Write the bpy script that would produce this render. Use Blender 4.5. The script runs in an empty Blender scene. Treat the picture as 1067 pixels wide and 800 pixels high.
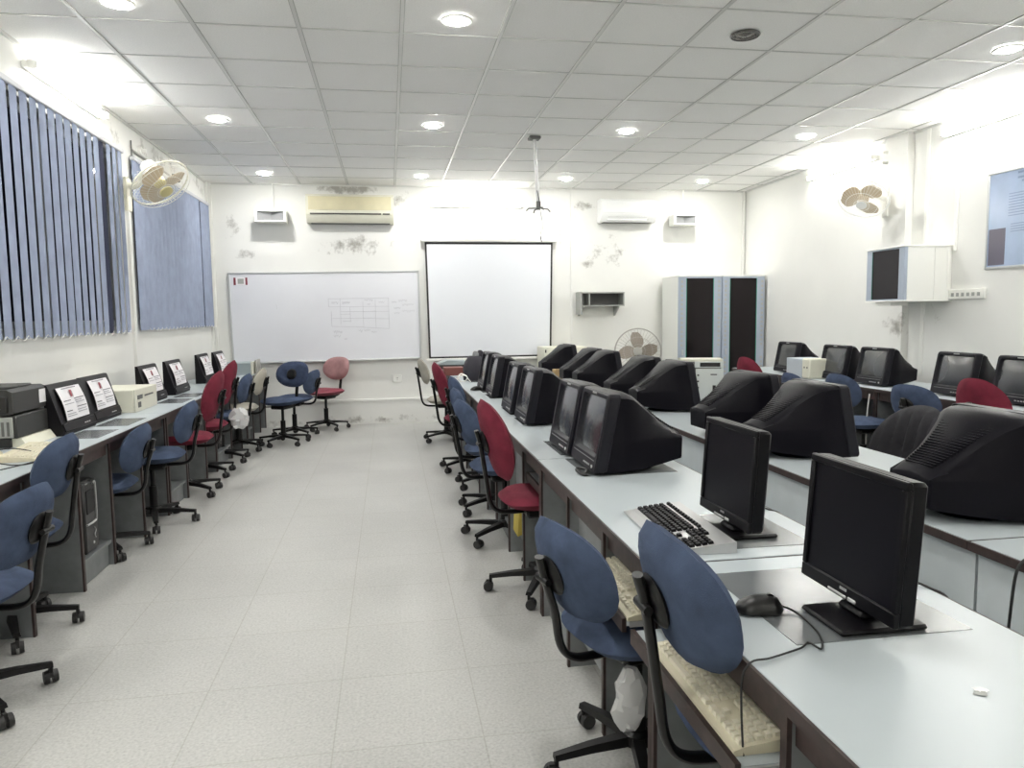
import bpy, math, random
from mathutils import Vector, Matrix
random.seed(7)
PI = math.pi
sc = bpy.context.scene
COL = sc.collection

# ------------------------------------------------------------------ materials
MATS = {}
def mat(name, color, rough=0.6, metal=0.0, spec=0.5, noise=0.0, nscale=8.0, bump=0.0, bscale=60.0,
        emit=None, estr=0.0, alpha=1.0, trans=0.0, coat=0.0, ramp=None):
    m = bpy.data.materials.new(name); m.use_nodes = True
    nt = m.node_tree; n = nt.nodes; l = nt.links
    b = n['Principled BSDF']
    b.inputs['Base Color'].default_value = (*color, 1)
    b.inputs['Roughness'].default_value = rough
    b.inputs['Metallic'].default_value = metal
    b.inputs['Specular IOR Level'].default_value = spec
    b.inputs['Coat Weight'].default_value = coat
    b.inputs['Coat Roughness'].default_value = 0.08
    if emit:
        b.inputs['Emission Color'].default_value = (*emit, 1)
        b.inputs['Emission Strength'].default_value = estr
    b.inputs['Alpha'].default_value = alpha
    b.inputs['Transmission Weight'].default_value = trans
    if noise > 0 or bump > 0:
        tc = n.new('ShaderNodeTexCoord')
        if noise > 0:
            tx = n.new('ShaderNodeTexNoise'); tx.inputs['Scale'].default_value = nscale
            tx.inputs['Detail'].default_value = 6
            l.new(tc.outputs['Object'], tx.inputs['Vector'])
            mr = n.new('ShaderNodeMapRange')
            mr.inputs[1].default_value = 0.3; mr.inputs[2].default_value = 0.7
            mr.inputs[3].default_value = 1 - noise; mr.inputs[4].default_value = 1 + noise
            l.new(tx.outputs['Fac'], mr.inputs[0])
            mx = n.new('ShaderNodeMix'); mx.data_type = 'RGBA'; mx.blend_type = 'MULTIPLY'
            mx.inputs[0].default_value = 1
            mx.inputs[6].default_value = (*color, 1)
            l.new(mr.outputs[0], mx.inputs[7])
            l.new(mx.outputs[2], b.inputs['Base Color'])
        if bump > 0:
            t2 = n.new('ShaderNodeTexNoise'); t2.inputs['Scale'].default_value = bscale
            t2.inputs['Detail'].default_value = 3
            l.new(tc.outputs['Object'], t2.inputs['Vector'])
            bp = n.new('ShaderNodeBump'); bp.inputs['Strength'].default_value = bump
            bp.inputs['Distance'].default_value = 0.01
            l.new(t2.outputs['Fac'], bp.inputs['Height'])
            l.new(bp.outputs[0], b.inputs['Normal'])
    MATS[name] = m
    return m

def M_(x): return MATS[x]

def wall_mat(name, color, blobs, streak=0.06):
    """painted plaster, slightly uneven, with peeled and stained patches at given places (world coords)"""
    m = mat(name, color, rough=0.7, spec=0.25)
    nt = m.node_tree; n = nt.nodes; l = nt.links; b = n['Principled BSDF']
    ge = n.new('ShaderNodeNewGeometry')
    t1 = n.new('ShaderNodeTexNoise'); t1.inputs['Scale'].default_value = 1.3; t1.inputs['Detail'].default_value = 7
    l.new(ge.outputs['Position'], t1.inputs['Vector'])
    mr = n.new('ShaderNodeMapRange'); mr.inputs[1].default_value = .3; mr.inputs[2].default_value = .7
    mr.inputs[3].default_value = 1 - streak; mr.inputs[4].default_value = 1.0
    l.new(t1.outputs['Fac'], mr.inputs[0])
    mx = n.new('ShaderNodeMix'); mx.data_type = 'RGBA'; mx.blend_type = 'MULTIPLY'; mx.inputs[0].default_value = 1
    mx.inputs[6].default_value = (*color, 1); l.new(mr.outputs[0], mx.inputs[7])
    out = mx.outputs[2]
    if blobs:
        tot = None
        for (cx, cy, cz, rx, ry, rz, s) in blobs:
            sub = n.new('ShaderNodeVectorMath'); sub.operation = 'SUBTRACT'; sub.inputs[1].default_value = (cx, cy, cz)
            l.new(ge.outputs['Position'], sub.inputs[0])
            dv = n.new('ShaderNodeVectorMath'); dv.operation = 'DIVIDE'; dv.inputs[1].default_value = (rx, ry, rz)
            l.new(sub.outputs[0], dv.inputs[0])
            ln = n.new('ShaderNodeVectorMath'); ln.operation = 'LENGTH'; l.new(dv.outputs[0], ln.inputs[0])
            mp = n.new('ShaderNodeMapRange'); mp.inputs[1].default_value = 1.0; mp.inputs[2].default_value = 0.0
            mp.inputs[3].default_value = 0; mp.inputs[4].default_value = s
            l.new(ln.outputs['Value'], mp.inputs[0])
            if tot is None: tot = mp.outputs[0]
            else:
                ad = n.new('ShaderNodeMath'); ad.operation = 'MAXIMUM'
                l.new(tot, ad.inputs[0]); l.new(mp.outputs[0], ad.inputs[1]); tot = ad.outputs[0]
        t2 = n.new('ShaderNodeTexNoise'); t2.inputs['Scale'].default_value = 5.5; t2.inputs['Detail'].default_value = 9
        t2.inputs['Roughness'].default_value = .68
        l.new(ge.outputs['Position'], t2.inputs['Vector'])
        ad = n.new('ShaderNodeMath'); ad.operation = 'MULTIPLY_ADD'; ad.inputs[1].default_value = .55
        l.new(tot, ad.inputs[0]); l.new(t2.outputs['Fac'], ad.inputs[2])
        th = n.new('ShaderNodeMapRange'); th.inputs[1].default_value = .69; th.inputs[2].default_value = .86
        l.new(ad.outputs[0], th.inputs[0])
        gate = n.new('ShaderNodeMapRange'); gate.inputs[1].default_value = 0; gate.inputs[2].default_value = .12
        l.new(tot, gate.inputs[0])
        mu = n.new('ShaderNodeMath'); mu.operation = 'MULTIPLY'; l.new(th.outputs[0], mu.inputs[0]); l.new(gate.outputs[0], mu.inputs[1])
        m2 = n.new('ShaderNodeMix'); m2.data_type = 'RGBA'
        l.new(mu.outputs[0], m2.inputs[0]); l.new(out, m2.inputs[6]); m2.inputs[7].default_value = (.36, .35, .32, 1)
        out = m2.outputs[2]
    l.new(out, b.inputs['Base Color'])
    return m

PAINT = (.79, .79, .76)
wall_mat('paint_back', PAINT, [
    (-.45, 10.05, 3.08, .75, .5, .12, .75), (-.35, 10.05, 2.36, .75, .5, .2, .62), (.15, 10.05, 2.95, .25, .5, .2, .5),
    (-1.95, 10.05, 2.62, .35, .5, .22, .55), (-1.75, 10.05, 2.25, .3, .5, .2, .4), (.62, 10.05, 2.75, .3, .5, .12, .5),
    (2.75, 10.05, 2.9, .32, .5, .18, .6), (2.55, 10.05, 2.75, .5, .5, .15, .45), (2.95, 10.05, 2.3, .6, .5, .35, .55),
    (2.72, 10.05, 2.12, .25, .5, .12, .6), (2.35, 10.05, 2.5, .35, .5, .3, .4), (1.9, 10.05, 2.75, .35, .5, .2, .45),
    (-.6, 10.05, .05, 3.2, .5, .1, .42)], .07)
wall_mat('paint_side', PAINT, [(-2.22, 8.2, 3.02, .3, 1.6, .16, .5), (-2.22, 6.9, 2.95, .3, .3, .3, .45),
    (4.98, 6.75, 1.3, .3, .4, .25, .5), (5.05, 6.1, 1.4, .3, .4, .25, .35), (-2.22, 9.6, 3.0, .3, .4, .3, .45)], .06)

# floor: speckled terrazzo tiles with faint worn joints
m = mat('terrazzo', (.52, .51, .475), rough=.42, spec=.4)
nt = m.node_tree; n = nt.nodes; l = nt.links; b = n['Principled BSDF']
ge = n.new('ShaderNodeNewGeometry')
t1 = n.new('ShaderNodeTexNoise'); t1.inputs['Scale'].default_value = 1.1; t1.inputs['Detail'].default_value = 6
t2 = n.new('ShaderNodeTexNoise'); t2.inputs['Scale'].default_value = 95; t2.inputs['Detail'].default_value = 3
t3 = n.new('ShaderNodeTexVoronoi'); t3.inputs['Scale'].default_value = 75
for t in (t1, t2, t3): l.new(ge.outputs['Position'], t.inputs['Vector'])
def mrange(src, a, b_, c, d):
    r = n.new('ShaderNodeMapRange'); r.inputs[1].default_value = a; r.inputs[2].default_value = b_
    r.inputs[3].default_value = c; r.inputs[4].default_value = d; l.new(src, r.inputs[0]); return r.outputs[0]
def mul(a, b_):
    q = n.new('ShaderNodeMath'); q.operation = 'MULTIPLY'; l.new(a, q.inputs[0]); l.new(b_, q.inputs[1]); return q.outputs[0]
f = mul(mrange(t1.outputs['Fac'], .3, .7, .90, 1.04), mrange(t2.outputs['Fac'], .3, .7, .86, 1.1))
f = mul(f, mrange(t3.outputs['Distance'], .05, .5, .9, 1.03))
br = n.new('ShaderNodeTexBrick'); br.offset = 0.0; br.inputs['Scale'].default_value = 1.0
br.inputs['Brick Width'].default_value = .5; br.inputs['Row Height'].default_value = .5
br.inputs['Mortar Size'].default_value = .003; br.inputs['Mortar Smooth'].default_value = .3
br.inputs['Color1'].default_value = (1, 1, 1, 1); br.inputs['Color2'].default_value = (.965, .965, .965, 1)
br.inputs['Mortar'].default_value = (.82, .81, .78, 1)
mpn = n.new('ShaderNodeMapping'); mpn.inputs['Location'].default_value = (.22, .12, 0)
l.new(ge.outputs['Position'], mpn.inputs['Vector']); l.new(mpn.outputs[0], br.inputs['Vector'])
mx = n.new('ShaderNodeMix'); mx.data_type = 'RGBA'; mx.blend_type = 'MULTIPLY'; mx.inputs[0].default_value = 1
mx.inputs[6].default_value = (.465, .465, .445, 1); l.new(f, mx.inputs[7])
m3 = n.new('ShaderNodeMix'); m3.data_type = 'RGBA'; m3.blend_type = 'MULTIPLY'; m3.inputs[0].default_value = 1
l.new(mx.outputs[2], m3.inputs[6]); l.new(br.outputs['Color'], m3.inputs[7])
l.new(m3.outputs[2], b.inputs['Base Color'])

mat('ceil_tile', (.86, .855, .835), rough=.85, spec=.2, noise=.05, nscale=120, bump=.08, bscale=250)
mat('tbar', (.62, .62, .60), rough=.35, spec=.5, metal=.25)
mat('tgap', (.42, .42, .40), rough=.8)
mat('white_plastic', (.82, .82, .78), rough=.4)
mat('cream', (.70, .69, .58), rough=.45, noise=.03)
mat('beige_plastic', (.60, .555, .37), rough=.45, noise=.04)
mat('old_beige', (.58, .535, .40), rough=.55, noise=.05)
mat('key_beige', (.66, .62, .50), rough=.55)
mat('black_plastic', (.004, .0036, .005), rough=.45, spec=.2)
mat('crt_black', (.0025, .002, .0045), rough=.42, spec=.13, bump=.05, bscale=500)
mat('crt_bezel', (.008, .0075, .0115), rough=.45, spec=.22)
mat('crt_glass', (.035, .038, .042), rough=.22, spec=.7, coat=.35)
mat('lcd_glass', (.003, .0025, .005), rough=.4, spec=.15)
mat('lcd_black', (.003, .0026, .004), rough=.38, spec=.18)
mat('silver', (.55, .55, .55), rough=.35, metal=.6)
mat('steel', (.42, .42, .42), rough=.35, metal=.8)
mat('laminate', (.43, .475, .495), rough=.33, spec=.5, noise=.025, nscale=3)
mat('desk_grey', (.17, .18, .183), rough=.5, noise=.12, nscale=14)
mat('desk_light', (.53, .57, .585), rough=.5, noise=.04)
mat('edge_brown', (.034, .020, .018), rough=.5, noise=.35, nscale=30)
mat('inset', (.13, .14, .145), rough=.25, spec=.5, noise=.06)
mat('blue_fabric', (.054, .074, .125), rough=.92, spec=.15, noise=.22, nscale=16, bump=.25, bscale=420)
mat('dull_blue', (.05, .066, .115), rough=.92, spec=.15, noise=.2, nscale=16, bump=.25, bscale=420)
mat('red_fabric', (.145, .017, .033), rough=.85, spec=.2, noise=.2, nscale=14, bump=.2, bscale=420)
mat('pink_fabric', (.36, .19, .19), rough=.5, spec=.5, noise=.2, nscale=10)
mat('beige_fabric', (.36, .34, .29), rough=.8, noise=.12)
mat('dark_fabric', (.015, .014, .018), rough=.85, noise=.2, nscale=18, bump=.2, bscale=300)
mat('chair_black', (.005, .0048, .005), rough=.38, spec=.3)
mat('caster', (.018, .017, .017), rough=.5)
mat('blind', (.275, .315, .42), rough=.85, spec=.2, noise=.10, nscale=9)
mat('blind_gap_shade', (.035, .04, .07), rough=.85, spec=.2)  # shade of a gap between slats, put into one slat's colour
mat('rail_white', (.55, .56, .58), rough=.4)
mat('night_glass', (.008, .009, .012), rough=.08, spec=.6)
mat('board_white', (.72, .73, .77), rough=.25, spec=.5, noise=.02, nscale=2)
mat('alum', (.55, .56, .56), rough=.4, metal=.5)
mat('marker', (.48, .48, .52), rough=.6)
mat('screen_white', (.74, .76, .80), rough=.8)
mat('screen_black', (.02, .018, .018), rough=.7)
mat('maroon', (.20, .03, .05), rough=.6)
mat('ac_white', (.84, .85, .84), rough=.35)
mat('ac_shadow', (.05, .045, .04), rough=.6)
mat('rack_white', (.70, .71, .68), rough=.45)
mat('rack_blue', (.36, .41, .49), rough=.4)
mat('rack_glass', (.008, .005, .006), rough=.15, spec=.3)
mat('green_edge', (.0, .20, .13), rough=.4)
mat('fan_blade', (.52, .43, .30), rough=.35)
mat('fan_blade_clear', (.27, .23, .19), rough=.3)
mat('fan_yellow', (.62, .55, .28), rough=.4)
mat('wire', (.75, .74, .68), rough=.35)
mat('wire_grey', (.42, .41, .38), rough=.35, metal=.4)
mat('paper', (.80, .78, .80), rough=.7)
mat('ink', (.10, .09, .11), rough=.7)
mat('ink_soft', (.36, .35, .38), rough=.7)
mat('red_ink', (.33, .06, .08), rough=.7)
mat('poster_blue', (.38, .47, .64), rough=.15, spec=.6, noise=.08, nscale=4)
mat('poster_ink', (.20, .26, .40), rough=.3)
mat('poster_dark', (.13, .12, .16), rough=.2)
mat('speaker_grey', (.22, .225, .23), rough=.7)
mat('grey_box', (.34, .35, .33), rough=.5)
mat('dark_in', (.12, .12, .115), rough=.7)
mat('printer_grey', (.03, .03, .029), rough=.5)
mat('printer_black', (.008, .0075, .0075), rough=.35)
mat('pc_white', (.60, .64, .62), rough=.5)
mat('pc_side', (.62, .61, .52), rough=.5)
mat('pc_bluegrey', (.46, .51, .56), rough=.5)
mat('cardboard', (.45, .32, .16), rough=.8)
mat('foam_white', (.85, .85, .84), rough=.5)
mat('yellow_foam', (.42, .33, .06), rough=.8, noise=.2)
mat('brown_box', (.15, .045, .035), rough=.6)
mat('grey_blue', (.30, .35, .36), rough=.5)
mat('bag_black', (.018, .016, .024), rough=.7)
mat('cable_black', (.012, .012, .012), rough=.5)
mat('cable_white', (.75, .74, .70), rough=.5)
mat('clear_bag', (.80, .80, .80), rough=.25, spec=.6, alpha=.55)
mat('lamp_glow', (1, 1, 1), emit=(1.0, .985, .95), estr=225)
mat('tube_glow', (1, 1, 1), emit=(1.0, .99, .955), estr=42)
mat('tube_soft', (1, 1, 1), emit=(1.0, .98, .92), estr=12)
mat('chrome_dark', (.20, .19, .18), rough=.25, metal=.9)

# ------------------------------------------------------------------ mesh builder
class MB:
    def __init__(s): s.v = []; s.f = []; s.mi = []; s.mats = []; s.cur = 0
    def use(s, name):
        m = M_(name)
        if m not in s.mats: s.mats.append(m)
        s.cur = s.mats.index(m); return s
    def add(s, vs, fs, T=None):
        o = len(s.v)
        for p in vs:
            p = Vector(p)
            s.v.append(T @ p if T is not None else p)
        for f in fs:
            s.f.append([o + i for i in f]); s.mi.append(s.cur)
        return s
    def box(s, x0, x1, y0, y1, z0, z1, bev=0.0, T=None):
        if x0 > x1: x0, x1 = x1, x0
        if y0 > y1: y0, y1 = y1, y0
        if z0 > z1: z0, z1 = z1, z0
        b = min(bev, .45 * (x1 - x0), .45 * (y1 - y0), .45 * (z1 - z0))
        if b <= 0:
            vs = [(x0,y0,z0),(x1,y0,z0),(x1,y1,z0),(x0,y1,z0),(x0,y0,z1),(x1,y0,z1),(x1,y1,z1),(x0,y1,z1)]
            return s.add(vs, [(0,3,2,1),(4,5,6,7),(0,1,5,4),(1,2,6,5),(2,3,7,6),(3,0,4,7)], T)
        # bevelled: three rects per axis
        vs = []; 
        def rect(z, i):
            xa, xb, ya, yb = x0+i, x1-i, y0+i, y1-i
            c = b - i
            return [(xa+c,ya,z),(xb-c,ya,z),(xb,ya+c,z),(xb,yb-c,z),(xb-c,yb,z),(xa+c,yb,z),(xa,yb-c,z),(xa,ya+c,z)]
        def rect_in(z):
            k = b * .999
            xa, xb, ya, yb = x0+k, x1-k, y0+k, y1-k
            e = b*.001
            return [(xa+e,ya,z),(xb-e,ya,z),(xb,ya+e,z),(xb,yb-e,z),(xb-e,yb,z),(xa+e,yb,z),(xa,yb-e,z),(xa,ya+e,z)]
        rings = [rect_in(z0), rect(z0+b, 0), rect(z1-b, 0), rect_in(z1)]
        for r in rings: vs += r
        fs = []
        for k in range(3):
            for i in range(8):
                j = (i+1) % 8
                fs.append((k*8+i, k*8+j, (k+1)*8+j, (k+1)*8+i))
        fs.append(tuple(range(7, -1, -1))); fs.append(tuple(range(24, 32)))
        return s.add(vs, fs, T)
    def prism(s, poly, a0, a1, axis='y', T=None):
        """poly: list of 2-D points; extruded along axis from a0 to a1"""
        n = len(poly); vs = []
        for a in (a0, a1):
            for (p, q) in poly:
                vs.append({'x': (a, p, q), 'y': (p, a, q), 'z': (p, q, a)}[axis])
        fs = [tuple(range(n)), tuple(range(2*n-1, n-1, -1))]
        for i in range(n):
            j = (i+1) % n; fs.append((i, i+n, j+n, j))
        return s.add(vs, fs, T)
    def cyl(s, p0, p1, r0, r1=None, n=14, caps=True, T=None):
        if r1 is None: r1 = r0
        p0 = Vector(p0); p1 = Vector(p1); d = (p1-p0).normalized()
        a = Vector((0,0,1)) if abs(d.z) < .9 else Vector((1,0,0))
        u = d.cross(a).normalized(); w = d.cross(u)
        vs = []
        for p, r in ((p0, r0), (p1, r1)):
            for i in range(n):
                t = 2*PI*i/n; vs.append(p + u*(r*math.cos(t)) + w*(r*math.sin(t)))
        fs = [(i, (i+1) % n, (i+1) % n + n, i+n) for i in range(n)]
        if caps: fs += [tuple(range(n-1, -1, -1)), tuple(range(n, 2*n))]
        return s.add(vs, fs, T)
    def tube(s, pts, r, n=8, closed=False, flat=1.0, T=None):
        pts = [Vector(p) for p in pts]; m = len(pts); vs = []; up = None
        for i, p in enumerate(pts):
            if closed: d = pts[(i+1) % m] - pts[i-1]
            else: d = pts[min(i+1, m-1)] - pts[max(i-1, 0)]
            d.normalize()
            if up is None:
                a = Vector((0,0,1)) if abs(d.z) < .9 else Vector((1,0,0))
                u = d.cross(a).normalized()
            else:
                u = (up - d*up.dot(d)).normalized()
            up = u; w = d.cross(u)
            for k in range(n):
                t = 2*PI*k/n; vs.append(p + u*(r*math.cos(t)) + w*(r*flat*math.sin(t)))
        fs = []
        for i in range(m if closed else m-1):
            j = (i+1) % m
            for k in range(n):
                q = (k+1) % n; fs.append((i*n+k, i*n+q, j*n+q, j*n+k))
        if not closed: fs += [tuple(range(n-1, -1, -1)), tuple(range((m-1)*n, m*n))]
        return s.add(vs, fs, T)
    def lathe(s, prof, n=24, T=None, cap=True):
        vs = []; 
        for (r, z) in prof:
            for k in range(n):
                t = 2*PI*k/n; vs.append((r*math.cos(t), r*math.sin(t), z))
        fs = []
        for i in range(len(prof)-1):
            for k in range(n):
                q = (k+1) % n; fs.append((i*n+k, i*n+q, (i+1)*n+q, (i+1)*n+k))
        if cap:
            fs += [tuple(range(n-1, -1, -1)), tuple(range((len(prof)-1)*n, len(prof)*n))]
        return s.add(vs, fs, T)
    def loft(s, rings, caps=True, T=None):
        n = len(rings[0]); vs = [p for r in rings for p in r]; fs = []
        for i in range(len(rings)-1):
            for k in range(n):
                q = (k+1) % n; fs.append((i*n+k, i*n+q, (i+1)*n+q, (i+1)*n+k))
        if caps: fs += [tuple(range(n-1, -1, -1)), tuple(range((len(rings)-1)*n, len(rings)*n))]
        return s.add(vs, fs, T)
    def pad(s, w, h, t, e=2.6, bend=0.0, lean=0.0, T=None, nr=7, na=32, shape=None, flute=0.0, puff=.5):
        """cushion in the XZ plane (centre 0), thickness along Y, front at -Y"""
        vs = []; fs = []
        def outline(a):
            c, q = math.cos(a), math.sin(a)
            x = math.copysign(abs(c) ** (2/e), c); z = math.copysign(abs(q) ** (2/e), q)
            if shape: x *= shape(z)
            return x, z
        for side in (-1, 1):
            for i in range(nr+1):
                rr = i/nr
                for k in range(na):
                    a = 2*PI*k/na; ox, oz = outline(a)
                    x = ox*rr*w/2; z = oz*rr*h/2
                    th = t/2*((1-puff) + puff*(1-rr**4)) * math.sqrt(max(0, 1-rr**8)) if i < nr else 0
                    y = side*th + bend*(x/(w/2))**2 + lean*z
                    if flute and side < 0: y -= flute*abs(math.cos(PI*x/(w/7.0)))*(1-rr**6)
                    vs.append((x, y, z))
        B = (nr+1)*na
        for sd in (0, 1):
            o = sd*B
            for i in range(nr):
                for k in range(na):
                    q = (k+1) % na
                    f = (o+i*na+k, o+i*na+q, o+(i+1)*na+q, o+(i+1)*na+k)
                    fs.append(f if sd == 0 else f[::-1])
        return s.add(vs, fs, T)
    def build(s, name, parent=None, ang=38, loc=None, rotz=None):
        me = bpy.data.meshes.new(name)
        me.from_pydata([tuple(v) for v in s.v], [], s.f)
        for m in s.mats: me.materials.append(m)
        me.polygons.foreach_set('material_index', s.mi)
        me.validate(clean_customdata=False)
        import bmesh
        bm = bmesh.new(); bm.from_mesh(me)
        bmesh.ops.remove_doubles(bm, verts=bm.verts, dist=1e-6)
        bmesh.ops.recalc_face_normals(bm, faces=bm.faces)
        bm.to_mesh(me); bm.free()
        me.polygons.foreach_set('use_smooth', [True]*len(me.polygons))
        me.set_sharp_from_angle(angle=math.radians(ang))
        o = bpy.data.objects.new(name, me); COL.objects.link(o)
        if parent: o.parent = parent
        if loc is not None: o.location = loc
        if rotz is not None: o.rotation_euler = (0, 0, rotz)
        return o

def mb(matname): return MB().use(matname)
def tag(o, label=None, cat=None, group=None, kind=None):
    if label: o['label'] = label
    if cat: o['category'] = cat
    if group: o['group'] = group
    if kind: o['kind'] = kind
    return o
def thing(name, label, cat, loc=(0,0,0), rotz=0.0, group=None):
    o = bpy.data.objects.new(name, None); COL.objects.link(o)
    o.location = loc; o.rotation_euler = (0, 0, rotz); o.empty_display_size = .1
    return tag(o, label, cat, group)
def copy_tree(o, parent=None):
    c = o.copy(); COL.objects.link(c)
    if parent: c.parent = parent
    for ch in list(o.children): copy_tree(ch, c)
    return c
def place(root, loc, rotz, label=None, group=None):
    root.location = loc; root.rotation_euler = (0, 0, rotz)
    return tag(root, label, None, group)
def struct(name, m_, ang=38):
    return tag(m_.build(name, ang=ang), kind='structure')
def Rx(a): return Matrix.Rotation(a, 4, 'X')
def Ry(a): return Matrix.Rotation(a, 4, 'Y')
def Rz(a): return Matrix.Rotation(a, 4, 'Z')
def Tr(x, y, z): return Matrix.Translation((x, y, z))
def smooth(pts, k=6):
    """Catmull-Rom through points"""
    P = [Vector(p) for p in pts]; P = [P[0]*2-P[1]] + P + [P[-1]*2-P[-2]]; out = []
    for i in range(1, len(P)-2):
        for j in range(k):
            t = j/k; a, b_, c, d = P[i-1], P[i], P[i+1], P[i+2]
            out.append(.5*((2*b_)+(c-a)*t+(2*a-5*b_+4*c-d)*t*t+(3*b_-a-3*c+d)*t**3))
    out.append(P[-2]); return out

# ------------------------------------------------------------------ room
XL, XR, YF, YB, H = -2.22, 5.05, -1.6, 10.05, 3.134
struct('floor', mb('terrazzo').box(XL-.15, XR+.15, YF-.15, YB+.15, -.12, 0))
struct('wall_back', mb('paint_back').box(XL-.15, XR+.15, YB, YB+.15, 0, H+.1))
struct('wall_front', mb('paint_side').box(XL-.15, XR+.15, YF-.15, YF, 0, H+.1))
struct('wall_right', mb('paint_side').box(XR, XR+.15, YF, YB, 0, H+.1))
W1, W2, WZ0, WZ1 = (4.25, 6.82), (7.18, 9.86), 1.37, 2.8
lw = mb('paint_side')
lw.box(XL-.15, XL, YF, YB, 0, WZ0).box(XL-.15, XL, YF, YB, WZ1, H+.1)
lw.box(XL-.15, XL, YF, W1[0], WZ0, WZ1).box(XL-.15, XL, W1[1], W2[0], WZ0, WZ1).box(XL-.15, XL, W2[1], YB, WZ0, WZ1)
struct('wall_left', lw)
for i, (a, b_) in enumerate((W1, W2)):
    w = thing('window_%d' % (i+1), None, None, (0, 0, 0)); tag(w, kind='structure')
    fr = mb('alum')
    for (y0, y1, z0, z1) in ((a, b_, WZ0, WZ0+.05), (a, b_, WZ1-.05, WZ1), (a, a+.05, WZ0, WZ1), (b_-.05, b_, WZ0, WZ1),
                             ((a+b_)/2-.03, (a+b_)/2+.03, WZ0, WZ1)):
        fr.box(XL-.11, XL-.06, y0, y1, z0, z1)
    fr.build('window_frame', w)
    mb('night_glass').box(XL-.09, XL-.082, a+.02, b_-.02, WZ0+.02, WZ1-.02).build('window_pane', w)
# right-hand pilaster
struct('trim_1', mb('paint_side').box(4.975, XR, 6.6, 6.93, 0, H))
# low plinth and rail on the back wall
struct('baseboard_back', mb('paint_back').box(XL, XR, YB-.035, YB, 0, .30).box(XL, XR, YB-.045, YB, .30, .335, .006))
struct('trim_2', mb('paint_side').box(XL, XL+.03, YB-.14, YB-.1, .34, H).box(XL+.02, XL+.05, YB-.03, YB, .34, H))
struct('trim_3', mb('paint_back').box(2.49, 2.525, YB-.02, YB, .34, H).box(XR-.05, XR-.02, YB-.03, YB, .34, H))
struct('trim_4', mb('white_plastic').box(XR-.012, XR, 6.38, 6.42, .8, H).box(XR-.02, XR, 6.0, 6.03, 1.95, 2.5))
struct('trim_5', mb('paint_side').box(XL, XL+.02, 7.02, 7.05, 0.8, 2.35).box(XL, XL+.025, 6.98, 7.0, 0.8, 2.5))

# suspended ceiling
GX0, GY0 = -1.6776, 4.7183
ce = struct('ceiling', mb('ceil_tile').box(XL-.1, XR+.1, YF-.1, YB+.1, H, H+.1))
g = MB()
xs = [GX0+.6*k for k in range(-3, 14) if XL < GX0+.6*k < XR]
ys = [GY0+.6*k for k in range(-12, 12) if YF < GY0+.6*k < YB]
for x in xs:
    g.use('tgap').box(x-.014, x+.014, YF, YB, H-.0035, H+.01)
    g.use('tbar').box(x-.010, x+.010, YF, YB, H-.006, H+.01)
for y in ys:
    g.use('tgap').box(XL, XR, y-.008, y+.008, H-.0030, H+.01)
    g.use('tbar').box(XL, XR, y-.005, y+.005, H-.0045, H+.01)
g.use('tbar').box(XL, XL+.02, YF, YB, H-.02, H).box(XR-.02, XR, YF, YB, H-.02, H).box(XL, XR, YB-.02, YB, H-.02, H)
g.build('ceiling_grid', ce)

# ------------------------------------------------------------------ ceiling lamps
def make_downlight(lit=True):
    t = thing('ceiling_light', '', 'ceiling light')
    r = mb('white_plastic' if lit else 'chrome_dark')
    r.lathe([(.060, 0), (.088, 0), (.092, -.006), (.085, -.013), (.066, -.012), (.060, 0)], 28, cap=False)
    r.build('trim_ring', t)
    if lit:
        mb('lamp_glow').lathe([(.003, -.026), (.02, -.0245), (.04, -.020), (.056, -.012), (.062, -.006), (.063, -.001), (.01, 0)], 20).build('bulb', t)
    else:
        mb('chrome_dark').lathe([(.064, -.002), (.05, -.006), (.047, -.004), (.03, -.010), (.004, -.012)], 24).build('reflector', t)
    return t
rows = [(-.45, 'over the near end of the room'), (2.03, 'above the camera end'), (4.46, 'in the nearest visible row'), (6.87, 'in the second row of the ceiling'), (9.30, 'in the row nearest the back wall')]
colsn = [(-1.40, 'left window side'), (.435, 'above the aisle'), (2.25, 'above the middle desks'), (4.07, 'towards the right wall')]
lamp = make_downlight(True); used = False
LL = {(4.46, -1.40): 'lit round downlight cut by the top edge of the picture, nearest the left window',
      (4.46, .435): 'largest bright round downlight, high above the aisle near the top of the picture',
      (4.46, 4.07): 'bright round downlight at the top right above the blue notice frame',
      (6.87, -1.40): 'lit round downlight beside the left wall fan and blind',
      (6.87, .435): 'lit round downlight midway along the aisle, left of the ceiling pole',
      (6.87, 2.25): 'lit round downlight just right of the ceiling pole, large of the two there',
      (6.87, 4.07): 'lit round downlight close to the right wall fan',
      (9.30, -1.40): 'small lit downlight above the left wall speaker by the back wall',
      (9.30, .435): 'small lit downlight between beige air conditioner and projection screen',
      (9.30, 2.25): 'small lit downlight in front of the white air conditioner, right of the pole',
      (9.30, 4.07): 'small lit downlight above the right wall speaker and server racks'}
for ry, rn in rows:
    for rx, cn in colsn:
        if (ry, rx) == (4.46, 2.25): continue
        if ry < 1: continue
        o = lamp if not used else copy_tree(lamp); used = True
        lab = LL.get((ry, rx), 'lit round downlight %s, %s' % (rn, cn))
        place(o, (rx, ry, H-.004), 0, lab, 'ceiling downlights')
d = make_downlight(False)
place(d, (2.22, 4.46, H-.004), 0, 'unlit dark round downlight with a metal rim in the ceiling', 'ceiling downlights')

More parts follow.
